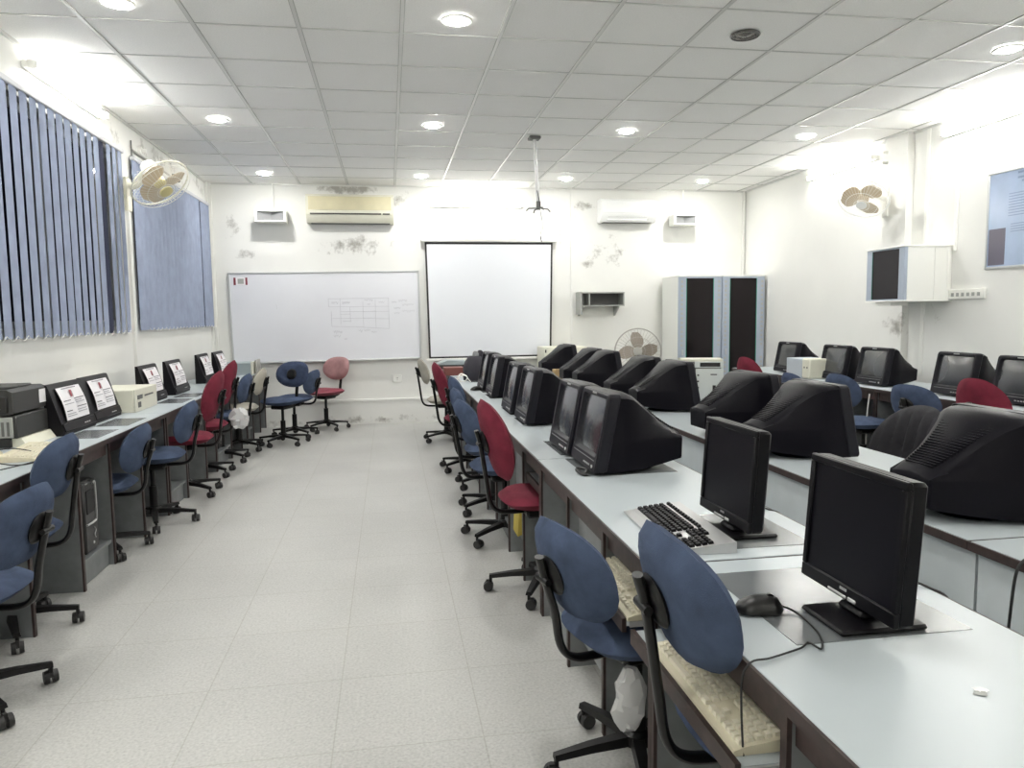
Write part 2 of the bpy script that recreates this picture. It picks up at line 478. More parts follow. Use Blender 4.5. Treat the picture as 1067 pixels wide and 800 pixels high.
def make_tube(label, loc, rotz, glow='tube_glow'):
    t = thing('tube_light', label, 'tube light', loc, rotz, 'wall tube lights')
    # local: along Y, wall at -X side
    mb('white_plastic').box(0, .035, -.63, .63, .0, .05, .008).build('housing', t)
    mb(glow).cyl((.062, -.58, .025), (.062, .58, .025), .016, n=12).build('tube', t)
    e = mb('white_plastic')
    for sg in (-1, 1): e.box(.03, .085, sg*.61-.02, sg*.61+.02, .0, .052, .006)
    e.build('end_holder', t)
    return t
make_tube('glaring tube light on the left wall above the near window blind', (XL, 5.85, 3.0), 0)
make_tube('glaring tube light on the right wall above the blue notice frame', (XR, 5.55, 2.98), PI)
make_tube('glaring tube light on the right wall behind the wall fan', (XR, 7.75, 2.98), PI)
make_tube('added unseen fill tube on the left wall beside the camera', (XL, 1.9, 3.0), 0)  # fill lamp out of view, added to brighten the near part of the room
make_tube('added unseen fill tube on the right wall beside the camera', (XR, 2.1, 2.98), PI)  # its counterpart opposite, also an added fill lamp out of view
make_tube('glaring tube light on the back wall above the projection screen', (1.2, YB, 2.86), -PI/2, 'tube_soft')
make_tube('added unseen fill tube on the wall behind the camera, window side', (-.6, YF, 2.5), PI/2)  # unseen lamp added to lift the ceiling near the camera
make_tube('added unseen fill tube on the wall behind the camera, desk side', (2.9, YF, 2.5), PI/2)  # second unseen lamp added for more light on the ceiling

# ------------------------------------------------------------------ vertical blinds
def make_blind(label, y0, y1, dark, ztop, zbot, wide=.115, shut=False):
    t = thing('vertical_blind', label, 'window blind', (XL, 0, 0), 0, 'blue vertical blinds on the left windows')
    mb('rail_white').box(.012, .055, y0, y1, ztop, ztop+.035, .005).build('headrail', t)
    n_ = int(round((y1-y0)/wide))
    for i in range(n_):
        y = y0 + (i+.5)*(y1-y0)/n_
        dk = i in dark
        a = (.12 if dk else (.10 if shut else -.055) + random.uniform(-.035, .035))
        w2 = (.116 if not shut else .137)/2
        s_ = mb('blind_gap_shade' if dk else 'blind')
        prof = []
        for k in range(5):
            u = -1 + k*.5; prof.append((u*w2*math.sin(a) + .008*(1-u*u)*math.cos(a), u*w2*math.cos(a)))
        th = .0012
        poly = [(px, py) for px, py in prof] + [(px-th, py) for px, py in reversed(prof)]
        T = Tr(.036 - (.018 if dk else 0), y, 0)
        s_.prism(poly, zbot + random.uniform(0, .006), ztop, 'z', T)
        s_.build('slat', t)
    ch = mb('cable_white')
    for i in range(n_-1):
        ya = y0 + (i+.5)*(y1-y0)/n_; yb = y0 + (i+1.5)*(y1-y0)/n_
        ch.tube([(.085, ya+(yb-ya)*k/4, zbot+.02-.03*math.sin(PI*k/4)) for k in range(5)], .0022, 5)
    ch.build('bottom_chain', t)
    return t
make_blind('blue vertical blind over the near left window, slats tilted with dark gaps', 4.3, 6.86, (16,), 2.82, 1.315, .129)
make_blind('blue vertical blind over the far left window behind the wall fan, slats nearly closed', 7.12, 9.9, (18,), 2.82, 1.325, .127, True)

# ------------------------------------------------------------------ desks
TOPZ = .75
def make_desk(label, loc, rotz, L, D, panels, bays=(), trays=(), insets=(), group=None, apron=True, insx=(.13, .53), flap=None):
    """local: user side at x=0, far side x=D, along y 0..L"""
    t = thing('computer_desk', label, 'desk', loc, rotz, group)
    mb('laminate').box(.004, D-.004, .004, L-.004, TOPZ-.022, TOPZ, .0015).build('desk_top', t)
    e = mb('edge_brown')
    e.box(-.003, .004, 0, L, TOPZ-.028, TOPZ-.002).box(D-.004, D+.003, 0, L, TOPZ-.028, TOPZ-.002)
    e.box(0, D, 0, .004, TOPZ-.026, TOPZ-.002).box(0, D, L-.004, L, TOPZ-.026, TOPZ-.002)
    e.build('edge_band', t)
    for p in panels:
        s_ = mb('desk_grey').box(.022, D-.05, p-.009, p+.009, 0, TOPZ-.023)
        s_.use('edge_brown').box(.012, .022, p-.011, p+.011, 0, TOPZ-.023)
        s_.build('side_panel', t)
    mb('desk_light').box(D-.05, D-.032, .004, L-.004, .06, TOPZ-.023).build('modesty_panel', t)
    if apron:
        mb('edge_brown').box(.03, .046, .02, L-.02, TOPZ-.10, TOPZ-.023).build('apron', t)
    for (a, b_) in bays:
        sh = mb('desk_grey').box(.03, D-.06, a+.01, b_-.01, .13, .148)
        sh.use('desk_grey').box(.05, .066, a+.01, b_-.01, 0, .13)
        sh.build('bay_shelf', t)
    for (a, b_, out) in trays:
        k = mb('laminate').box(-out+.012, .32, a, b_, .572, .588)
        k.use('edge_brown').box(-out, -out+.012, a, b_, .555, .594)
        k.use('alum').box(-out+.02, .32, a-.006, a, .57, .586).box(-out+.02, .32, b_, b_+.006, .57, .586)
        k.build('keyboard_tray', t)
    for (a, b_) in insets:
        mb('inset').box(insx[0], insx[1], a, b_, TOPZ-.004, TOPZ+.0012).build('inset_panel', t)
    if flap:
        a, b_ = flap
        f_ = mb('desk_grey').box(.06, .075, a+.01, b_-.01, .13, TOPZ-.11); f_.build('bay_panel', t)
    return t

# row facing the aisle
R1X = .665; R1D = .61
G1 = 'desks in the row along the aisle'
names1 = {.35: 'nearest grey-topped desk at the right, with black monitor and mouse',
          1.85: 'second aisle desk, holding the black and silver keyboard',
          3.35: 'third aisle desk, beside the tall red chair',
          4.85: 'fourth aisle desk, midway along the row beside blue chairs',
          6.35: 'fifth aisle desk, carrying the small black mouse',
          7.85: 'farthest aisle desk, with the dark bag and brown box on it'}
for y0 in (.35, 1.85, 3.35, 4.85, 6.35, 7.85):
    if y0 == .35:
        pan, tr, bay, fl, ins = (.012, .82, 1.488), ((.86, 1.46, .06),), (), None, ((.98, 1.40),)
    else:
        pan, tr, bay, fl, ins = (.012, .47, .97, 1.488), ((.03, .46, .06),) if y0 == 1.85 else ((.03, .46, -.03),), ((.97, 1.488),), (.47, .97), \
            ((.07, .48), (1.10, 1.42)) if y0 != 1.85 else ((.08, .44), (1.10, 1.52-.04))
    make_desk(names1[y0], (R1X, y0, 0), 0, 1.497, R1D, pan, bay, tr, ins, G1, True, (.13, .53), fl)

# second row, users on the far side, backs towards the aisle row
G2 = 'desks in the second row'
names2 = {.37: 'second-row desk at the right picture edge, under the nearest big monitor',
          1.87: 'second-row desk behind the two flat monitors, light grey back panel showing',
          3.37: 'third desk of the second row, under two big monitors seen from behind',
          4.87: 'fourth desk of the second row, before the open white computer tower',
          6.37: 'fifth desk of the second row, under a pair of far monitors',
          7.87: 'last desk of the second row, in front of the pale cabinet'}
for y0 in (.37, 1.87, 3.37, 4.87, 6.37, 7.87):
    o = make_desk(names2[y0], (2.30, y0+1.497, 0), PI, 1.497, .65, (.012, .47, .97, 1.488), ((.97, 1.488),), (), (), G2)

# left wall desks
G3 = 'desks along the left window wall'
units = [(2.55, 4.10, (0, .55, 1.0), 'left wall desk nearest the camera, with printers and cables on it'),
         (4.10, 5.65, (.012, .46, 1.0, 1.54), 'left wall desk under the two nearest notice monitors, black tower in its bay'),
         (5.65, 7.20, (.04, .52, 1.15, 1.54), 'left wall desk with the beige computer case and second pair of notice monitors'),
         (7.20, 8.72, (.012, .66, 1.19, 1.50), 'left wall desk with the farthest pair of notice monitors'),
         (8.72, 10.0, (.012, .38, .86, 1.26), 'last left wall desk in the corner under the grey case')]
for (a, b_, pn, lab) in units:
    L = b_-a-.003
    pn = sorted(L-p for p in pn)
    pn = [min(max(p, .012), L-.012) for p in pn]
    by = ((pn[-2], pn[-1]),)
    ins = {4.10: ((.25, .62), (.78, 1.12)), 5.65: ((.10, .45), (.55, .9)), 7.2: ((.3, .65),), 2.55: (), 8.72: ()}[a]
    make_desk(lab, (-1.6, b_-.0015, 0), PI, L, .60, pn, by, (), ins, G3, True, (.06, .26))

# right wall desks
G4 = 'desks along the right wall'
for (a, b_, lab) in ((2.6, 4.2, 'right wall desk at the picture edge beside the tall red chair'),
                     (4.2, 5.8, 'right wall desk under the monitors with tube reflections'),
                     (5.8, 7.2, 'right wall desk with cable tails, behind the blue chairs'),
                     (7.2, 8.5, 'right wall desk farthest back, near the server racks')):
    L = b_-a-.003
    make_desk(lab, (4.13, a, 0), 0, L, .78, (.012, .5, L*.66, L-.012), ((L*.66, L-.012),), (), (), G4, True)

# ------------------------------------------------------------------ CRT monitors
def make_crt():
    """front faces -Y, base on z=0, centre x=0; front foot at y=0"""
    t = thing('crt_monitor', '', 'computer monitor')
    lean = .065/.385
    def fy(z): return (z)*lean
    W, Z0, Z1 = .205, .012, .395
    # bezel: outer frame rings to opening
    bz = mb('crt_bezel')
    def ring(x, za, zb, dy, r=.02):
        pts = []
        for (cx, cz, a0) in ((x-r, zb-r, 0), (-x+r, zb-r, PI/2), (-x+r, za+r, PI), (x-r, za+r, 1.5*PI)):
            for k in range(4):
                a = a0 + k*PI/6; px = cx+r*math.cos(a); pz = cz+r*math.sin(a)
                pts.append((px, fy(pz)+dy, pz))
        return pts
    oz0, oz1, ox = .085, .372, .178
    bz.loft([ring(W-.004, Z0+.004, Z1-.004, .055), ring(W, Z0, Z1, .05, .022), ring(W, Z0, Z1, .008, .022), ring(W-.008, Z0+.006, Z1-.008, 0, .018),
             ring(ox, oz0, oz1, .001, .022), ring(ox-.012, oz0+.012, oz1-.012, .020, .03)], caps=False)
    # groove line on the chin
    bz.use('speaker_grey').box(-.165, .165, fy(.07)-.0015, fy(.07)+.004, .0685, .0715)
    b = bz.build('bezel', t)
    lg = mb('silver').box(-.028, .028, fy(.381)-.002, fy(.381)+.004, .3785, .3865, T=None); lg.build('maker_mark', t)
    bt = mb('silver').cyl((.15, fy(.04)-.003, .04), (.15, fy(.04)+.01, .04), .009, n=12)
    for k in range(4): bt.box(.02+.025*k, .036+.025*k, fy(.04)-.002, fy(.04)+.006, .036, .044)
    bt.build('buttons', t)
    # glass: bulging grid
    gl = mb('crt_glass'); N = 8; vs = []; fs = []
    for i in range(N+1):
        for j in range(N+1):
            u = -1+2*i/N; v = -1+2*j/N
            x = u*(ox-.008); z = (oz0+oz1)/2 + v*((oz1-oz0)/2-.008)
            vs.append((x, fy(z)+.020-.010*(1-u*u)*(1-v*v)-.004*(2-u*u-v*v)/2, z))
    for i in range(N):
        for j in range(N):
            a = i*(N+1)+j; fs.append((a, a+N+1, a+N+2, a+1))
    gl.add(vs, fs).build('screen', t, ang=60)
    # shell
    def sec(y0, top, wt, wm, wb, zm, zb, k=0.0):
        pts = []
        for (x, z) in ((wb/2, zb), (wm/2, zm), (wm/2*.985, zm+.012), ((wt/2+wm/2)/2*1.015, zm+(top-zm)*.55), (wt/2, top-.018), (wt/2-.03, top-.002), (0, top+.004),
                       (-wt/2+.03, top-.002), (-wt/2, top-.018), (-(wt/2+wm/2)/2*1.015, zm+(top-zm)*.55), (-wm/2*.985, zm+.012), (-wm/2, zm), (-wb/2, zb), (0, zb)):
            pts.append((x, y0 + max(0, (z-.0))*lean*k, z))
        return pts
    sh = mb('crt_black')
    sh.loft([sec(.045, .392, .395, .402, .395, .155, .014, 1), sec(.10, .389, .385, .398, .388, .155, .014, .8), sec(.155, .380, .345, .385, .37, .155, .016, .45),
             sec(.205, .352, .290, .350, .335, .155, .018, .2), sec(.262, .305, .240, .312, .295, .154, .022, .1), sec(.318, .255, .208, .272, .258, .153, .03, 0),
             sec(.375, .211, .188, .234, .220, .152, .040, 0), sec(.425, .176, .170, .200, .190, .150, .050, 0), sec(.43, .167, .15, .188, .175, .147, .06, 0)])
    s_ = sh.build('shell', t, ang=30)
    # cooling ribs across the sloping hood
    rb = mb('crt_black')
    prof = [(.19, .364, .285), (.205, .354, .27), (.235, .331, .245), (.262, .307, .22), (.29, .282, .20), (.318, .257, .185), (.347, .234, .175), (.375, .213, .165), (.405, .192, .15)]
    for i in range(len(prof)-1):
        for q in range(3):
            f_ = q/3; y = prof[i][0]+(prof[i+1][0]-prof[i][0])*f_; z = prof[i][1]+(prof[i+1][1]-prof[i][1])*f_; w = prof[i][2]+(prof[i+1][2]-prof[i][2])*f_
            rb.box(-w/2+.015, w/2-.015, y-.0018, y+.0018, z-.010, z+.0035)
    rb.build('cooling_ribs', s_)
    mb('crt_black').lathe([(.11, 0), (.115, .004), (.10, .014), (.06, .02)], 24, Tr(0, .2, 0)).build('base', t)
    return t
crt = make_crt(); crt_used = [False]
def put_crt(x, y, rot, label, group, s=1.0):
    o = crt if not crt_used[0] else copy_tree(crt); crt_used[0] = True
    place(o, (x, y, TOPZ+.0015), math.radians(rot), label, group)
    o.scale = (s, s, s*.86)
    return o
# front -Y turned to face -X : rotate -90
GA = 'bulky monitors on the aisle row desks'
for (x, y, r, lab) in ((.815, 3.12, -90, 'bulky black monitor nearest the camera in the aisle row, its whole sloping side in view'),
                       (.805, 3.55, -90, 'bulky black monitor second in the aisle row, half hidden by the one before it'),
                       (.79, 4.56, -90, 'third bulky monitor in the aisle row, with a long sloping side beside the red chair'),
                       (.785, 5.10, -90, 'fourth bulky monitor of the aisle row, narrow screen just past a sloping one'),
                       (.80, 6.12, -90, 'fifth bulky monitor of the aisle row, near the small black mouse'),
                       (.80, 6.72, -90, 'farthest bulky monitor of the aisle row, in front of the dark bag')):
    put_crt(x, y, r, lab, GA)
GB = 'bulky monitors of the second row seen from behind'
for (x, y, r, lab, s) in ((2.09, 2.14, 90, 'largest monitor back at the right picture edge, ribbed black hood', 1.0),
                       (2.09, 3.21, 90, 'black monitor back with shiny ribbed hood behind the flat monitors', 1.0),
                       (2.09, 3.84, 92, 'black monitor back with bright shiny top, left of the ribbed one', 1.0),
                       (2.09, 4.93, 90, 'black monitor back before the open white tower', 1.0),
                       (2.09, 5.55, 90, 'black monitor back in front of the standing fan, partly hidden by a nearer one', 1.0),
                       (2.09, 6.57, 90, 'right one of two overlapping far monitor backs left of the standing fan', 1.0),
                       (2.09, 7.10, 90, 'left one of two overlapping far monitor backs left of the standing fan', 1.0),
                       (2.09, 8.15, 90, 'farthest monitor back of the second row, before the pale cabinet', 1.0)):
    put_crt(x, y, r, lab, GB, s)
GC = 'bulky monitors on the right wall desks'
for (x, y, r, lab) in ((4.28, 4.52, -90, 'bulky monitor cut by the right picture edge, lamp reflections on its screen'),
                       (4.28, 5.12, -90, 'bulky monitor with a slanting tube reflection, just left of the tall red chair'),
                       (4.26, 6.08, -90, 'bulky monitor third from the right picture edge, reflections over its screen'),
                       (4.26, 6.68, -90, 'bulky monitor behind the cream case, fourth from the right'),
                       (4.28, 7.60, -90, 'bulky monitor farthest along the right wall, next to the red chair back')):
    put_crt(x, y, r, lab, GC)

# ------------------------------------------------------------------ flat monitors
def make_lcd():
    t = thing('flat_monitor', '', 'computer monitor')
    T = Tr(0, 0, .345) @ Rx(math.radians(-6)) @ Tr(0, 0, -.16)
    T = Tr(0, .0, .185) @ Rx(math.radians(-4))
    W, h = .168, .148
    mb('lcd_black').box(-W, W, .002, .045, -h, h, .008, T=T).box(-.13, .13, .04, .062, -.10, .10, .012, T=T).build('casing', t)
    fr = mb('lcd_black')
    for (a, b_, c, d_) in ((-W, W, h-.018, h), (-W, W, -h, -h+.032), (-W, -W+.018, -h+.03, h-.016), (W-.018, W, -h+.03, h-.016)):
        fr.box(a, b_, -.006, .008, c, d_, .003, T=T)
    fb = fr.build('bezel', t)
    mb('lcd_glass').box(-W+.016, W-.016, -.001, .006, -h+.03, h-.016, T=T).build('screen', t)
    lg = mb('silver')
    # small raised maker's lettering of four strokes and a row of keys
    for k in range(4): lg.box(-.012+.0065*k, -.0075+.0065*k, -.0072, -.005, -h+.0195, -h+.0255, T=T)
    lg.build('maker_mark', fb)
    mb('silver').box(-.055, .012, -.0075, -.004, -h+.004, -h+.010, .001, T=T).build('button_strip', fb)
    mb('silver').box(.018, .046, -.0085, -.004, -h+.003, -h+.012, .002, T=T).build('power_button', fb)
    mb('lcd_black').box(-.04, .04, .015, .05, .02, .16, .012).build('neck', t)
    mb('lcd_black').box(-.05, .105, -.085, .115, 0, .012, .005).box(-.03, .06, -.01, .075, .010, .026, .008).build('base', t)
    return t
lcd = make_lcd()
place(lcd, (.985, 1.445, TOPZ+.002), math.radians(-90), 'flat black monitor nearest the camera, beside the black mouse', 'flat monitors on the aisle row')
l2 = copy_tree(lcd)
place(l2, (1.01, 2.10, TOPZ+.002), math.radians(-90), 'flat black monitor behind the black and silver keyboard', 'flat monitors on the aisle row')

# notice monitors by the left wall (face -Y in local)
def make_notice():
    t = thing('notice_monitor', '', 'computer monitor')
    W, h = .235, .30
    d0, d1 = .10, .02
    def yf(z): return (z/h)*(d0-d1)*-1 + d0     # depth of the face above the back plane
    # back plane at y=+.10 ; face leans back
    poly = [(.10, 0), (.0, 0), (-.002, .02), (.078, h-.008), (.085, h), (.10, h)]
    mb('black_plastic').prism(poly, -W, W, 'x').build('casing', t)
    lean = Rx(-math.atan2(.08, h-.028))
    T = Tr(0, -.004, .02) @ lean
    mb('lcd_black').box(-W+.004, W-.004, -.006, .004, .0, .052, .004, T=T).build('chin', t)
    bt = mb('silver')
    for k in range(3): bt.box(.05+.03*k, .07+.03*k, -.009, -.004, .018, .024, T=T)
    bt.build('buttons', t)
    # curling notice sheet
    pw, z0, z1 = .165, .062, .262; N = 10; vs = []; fs = []
    for i in range(N+1):
        for j in range(5):
            v = i/N; u = -1+j*.5
            vs.append((u*pw, -.006-.010*math.sin(PI*v)*(.4+.6*abs(u))-.006*v*v*0, z0+(z1-z0)*v))
    for i in range(N):
        for j in range(4):
            a = i*5+j; fs.append((a, a+1, a+6, a+5))
    sheet = mb('paper').add(vs, fs, T).build('notice_sheet', t, ang=80)
    pr = MB()
    def bar(x0, x1, v0, v1, m_):
        for s0 in (0,):
            ya = -.0075-.010*math.sin(PI*(v0+v1)/2)*1.0
            pr.use(m_).box(x0, x1, ya-.0022, ya, z0+(z1-z0)*v0, z0+(z1-z0)*v1, T=T)
    bar(-.10, .08, .935, .965, 'ink_soft'); bar(-.03, .09, .935, .968, 'ink')
    bar(-.018, .008, .67, .88, 'red_ink'); bar(.004, .014, .66, .84, 'ink_soft')
    for (x0, x1, v, m_) in ((-.145, -.05, .57, 'ink'), (.01, .145, .60, 'ink'), (-.145, -.02, .47, 'ink_soft'), (.01, .10, .53, 'ink_soft'), (.01, .13, .47, 'ink_soft'),
                            (-.145, -.07, .26, 'ink'), (.01, .145, .33, 'ink'), (-.145, -.03, .17, 'ink_soft'), (-.145, -.02, .11, 'ink_soft'), (.01, .13, .24, 'ink_soft'), (.01, .14, .17, 'ink_soft')):
        bar(x0, x1, v-.012, v+.012, m_)
    pr.build('printing', sheet)
    mb('black_plastic').box(-.09, .09, .03, .12, -.001, .006).build('base', t)
    return t
nm = make_notice(); first = True
GN = 'monitors with notice sheets along the left wall'
for (x, y, r, lab) in ((-1.88, 4.88, 90, 'black monitor with notice sheet nearest the printers on the left desk'),
                       (-1.90, 5.40, 90, 'black monitor with notice sheet against the beige computer case'),
                       (-1.90, 6.52, 90, 'black monitor with notice sheet just beyond the beige computer case'),
                       (-1.88, 7.18, 90, 'black monitor with notice sheet fourth along the left desks'),
                       (-1.90, 8.36, 90, 'narrow black notice monitor next to last before the corner'),
                       (-1.86, 8.92, 90, 'farthest black notice monitor, closest to the grey corner case')):
    o = nm if first else copy_tree(nm); first = False
    place(o, (x, y, TOPZ+.001), math.radians(r), lab, GN)

# ------------------------------------------------------------------ chairs
def make_chair(fab, tall=False, zb=.72, zs=.46, back_mat=None, low=.0):
    """faces +Y; origin on the floor under the column"""
    t = thing('task_chair', '', 'chair')
    bm_ = back_mat or fab
    hh = .43 if tall else .305
    T = Tr(0, -.25, zb) @ Rx(math.radians(15)) @ Rz(PI)
    shp = (lambda z: 1 - .10*max(0, -z)**2 - .05*max(0, z)) if not tall else (lambda z: 1 - .16*max(0, z)**2 - .06*max(0, -z))
    mb(bm_).pad(.44 if not tall else .42, hh, .085, e=2.45, bend=-.045, T=T, shape=shp, puff=.45).build('backrest', t, ang=50)
    T2 = Tr(0, .0, zs) @ Rx(PI/2) 
    mb(fab).pad(.44, .43, .085, e=3.0, bend=.012, T=T2, puff=.5).build('seat', t, ang=50)
    pl = mb('chair_black').pad(.13, .12, .03, e=2.2, T=Tr(0, -.295, zb-.01) @ Rx(math.radians(15)))
    pl.build('back_plate', t)
    tb = smooth([(0, .06, zs-.06), (0, -.13, zs-.065), (0, -.225, zs-.057), (0, -.268, zs-.01), (0, -.285, zs+.09), (0, -.314, zb-.03), (0, -.335, zb+.05)], 5)
    br_ = mb('chair_black').tube([(p.x, p.y, p.z) for p in tb], .021, 10, flat=.55)
    br_.build('back_bar', t)
    kn = mb('chair_black').cyl((-.035, -.322, zb-.02), (.035, -.322, zb-.02), .011, n=10); kn.build('knob', t)
    mb('chair_black').box(-.09, .09, -.10, .10, zs-.085, zs-.04, .012).build('mechanism', t)
    lv = mb('chair_black').tube([(.05, .0, zs-.065), (.20, .02, zs-.07), (.235, .02, zs-.06)], .007, 6); lv.build('lever', t)
    mb('chair_black').cyl((0, 0, .10), (0, 0, .27), .028, n=16).cyl((0, 0, .26), (0, 0, zs-.07), .016, n=12).build('column', t)
    hb = mb('chair_black').lathe([(.03, .075), (.045, .08), (.045, .115), (.034, .125)], 16); hb.build('hub', t)
    for k in range(5):
        a = 2*PI*k/5 + .3
        arm = mb('chair_black')
        c, q = math.cos(a), math.sin(a)
        R_ = Rz(a)
        arm.loft([[(.03, -.024, .083), (.03, .024, .083), (.03, .019, .113), (.03, -.019, .113)],
                  [(.16, -.020, .080), (.16, .020, .080), (.16, .015, .103), (.16, -.015, .103)],
                  [(.275, -.015, .070), (.275, .015, .070), (.275, .011, .088), (.275, -.011, .088)]], T=R_)
        arm.cyl((.268, 0, .048), (.268, 0, .078), .008, n=8, T=R_)
        arm.build('base_arm', t)
        w = mb('caster'); ca = a + 1.1 + k*1.7
        Tw = Tr(.268*c, .268*q, .0265) @ Rz(ca)
        for sx in (-1, 1): w.cyl((.012, sx*.006, 0), (.012, sx*.024, 0), .0262, .024, n=16, T=Tw)
        w.box(-.006, .024, -.006, .006, 0, .032, T=Tw)
        w.build('caster', t)
    return t
protos = {}
def put_chair(key, x, y, face, label, group, spin=0, **kw):
    k = (key, tuple(sorted(kw.items())))
    if k in protos: o = copy_tree(protos[k])
    else:
        o = make_chair(key, **kw); protos[k] = o
    place(o, (x, y, 0), math.radians(face), label, group)
    for ch in o.children:          # the star base swivels freely under the seat
        if ch.name.startswith(('base_arm', 'caster')): ch.rotation_euler.z = math.radians(spin)
    return o
CA = 'task chairs along the aisle desks'
put_chair('blue_fabric', .735, 2.13, -76, 'worn blue task chair second from the camera, pushed under the beige keyboard tray', CA, spin=29, zb=.675, zs=.46)
put_chair('blue_fabric', .845, 1.48, -90, 'blue task chair nearest the camera, its back beside the black mouse', CA, zb=.815, zs=.50)
put_chair('red_fabric', .75, 3.67, -86, 'tall dark red task chair at the third aisle desk', CA, spin=25, tall=True, zb=.80, zs=.49)
put_chair('blue_fabric', .70, 4.60, -84, 'blue task chair next beyond the tall red one on the aisle', CA, zb=.76, zs=.47)
put_chair('blue_fabric', .73, 5.30, -92, 'blue task chair half hidden behind another blue chair on the aisle', CA, zb=.76, zs=.46)
put_chair('blue_fabric', .78, 6.10, -90, 'blue task chair deepest under the aisle desks, only its back top showing', CA, zb=.78, zs=.46)
put_chair('red_fabric', .70, 6.80, -88, 'red task chair at the far end of the aisle row', CA, tall=True, zb=.80, zs=.48)
put_chair('beige_fabric', .62, 8.45, -90, 'grey-beige task chair farthest along the aisle row', CA, zb=.80, zs=.47)
CB = 'task chairs along the left wall desks'
put_chair('blue_fabric', -1.575, 2.92, 86, 'blue task chair at the lower left picture edge', CB, zb=.68, zs=.44)
put_chair('blue_fabric', -1.745, 3.62, 94, 'blue task chair second along the left desks, in front of the printers', CB, spin=-28, zb=.76, zs=.46)
put_chair('blue_fabric', -1.78, 4.80, 92, 'low blue task chair between desk panels under the first notice monitors', CB, spin=-14, zb=.64, zs=.42)
put_chair('blue_fabric', -1.65, 5.42, 94, 'blue task chair pulled out a little, its whole seat and star base showing', CB, spin=-39, zb=.71, zs=.48)
put_chair('red_fabric', -1.66, 6.30, 90, 'dark red task chair nearer one of the left pair', CB, tall=True, zb=.80, zs=.46)
put_chair('red_fabric', -1.70, 7.05, 90, 'dark red task chair farther one of the left pair, behind a plastic bag', CB, tall=True, zb=.84, zs=.46)
put_chair('blue_fabric', -1.68, 7.72, 92, 'blue task chair beyond the left red chairs', CB, zb=.73, zs=.46)
put_chair('beige_fabric', -1.64, 8.35, 92, 'grey-beige task chair next to the corner on the left', CB, zb=.74, zs=.46)
CC = 'spare chairs under the whiteboard'
free = put_chair('blue_fabric', -1.21, 8.62, 152, 'blue task chair standing free below the whiteboard, dark back facing the room', CC, zb=.775, zs=.49, back_mat='dull_blue')
for ch in free.children:
    if ch.name.startswith('back_plate'): ch.location = (0, .10, .015)      # its back pad is hung the other way round
put_chair('blue_fabric', -1.15, 9.16, 76, 'blue task chair seen sideways between the other spare chairs', CC, zb=.66, zs=.46)
put_chair('maroon', -.82, 9.66, 142, 'pinkish task chair against the wall below the whiteboard', CC, zb=.765, zs=.48, back_mat='pink_fabric')
CD = 'task chairs along the right wall desks'
put_chair('blue_fabric', 4.03, 5.78, -86, 'blue task chair left of the cable tails at the right wall desk', CD, zb=.745, zs=.46)
put_chair('blue_fabric', 3.98, 4.86, -80, 'blue task chair between the black office chair and the right wall desk', CD, zb=.74, zs=.46)
put_chair('red_fabric', 4.04, 4.28, -84, 'large dark red task chair before the monitor at the right picture edge', CD, tall=True, zb=.77, zs=.47)
put_chair('red_fabric', 4.05, 7.5, -80, 'small red task chair back in front of the server racks', CD, tall=True, zb=.74, zs=.47)
put_chair('dull_blue', 4.02, 6.5, -92, 'dark navy task chair in front of the cream case', CD, zb=.70, zs=.45)
blue2 = put_chair('blue_fabric', 2.95, 6.75, 80, 'blue task chair holding the open white computer tower', 'chairs of the second row', zb=.62, zs=.47)

# executive chair with fluted back
t = thing('office_chair', 'black padded office chair with fluted high back behind the second row', 'chair', (2.46, 3.40, 0), math.radians(95))
mb('dark_fabric').pad(.50, .54, .10, e=2.3, bend=-.07, flute=.026, T=Tr(0, -.22, .665) @ Rx(math.radians(14)) @ Rz(PI), na=64, nr=10, puff=.4, shape=lambda z: 1-.12*max(0, z)**2).build('backrest', t, ang=60)
mb('dark_fabric').pad(.52, .50, .11, e=3, T=Tr(0, .06, .47) @ Rx(PI/2)).build('seat', t, ang=60)
mb('chair_black').cyl((0, 0, .1), (0, 0, .42), .03).box(-.1, .1, -.15, .12, .40, .44, .01).build('column', t)
mb('chair_black').tube(smooth([(0, -.1, .41), (0, -.28, .42), (0, -.31, .6), (0, -.30, .8)]), .022).build('back_bar', t)
for k in range(5):
    a = 2*PI*k/5; c, q = math.cos(a), math.sin(a)
    mb('chair_black').tube([(.02*c, .02*q, .1), (.3*c, .3*q, .075)], .02).cyl((.29*c, .29*q, .045), (.29*c, .29*q, .08), .009).build('base_arm', t)
    mb('caster').cyl((.29*c-.02*q, .29*q+.02*c, .0265), (.29*c+.02*q, .29*q-.02*c, .0265), .0262).build('caster', t)

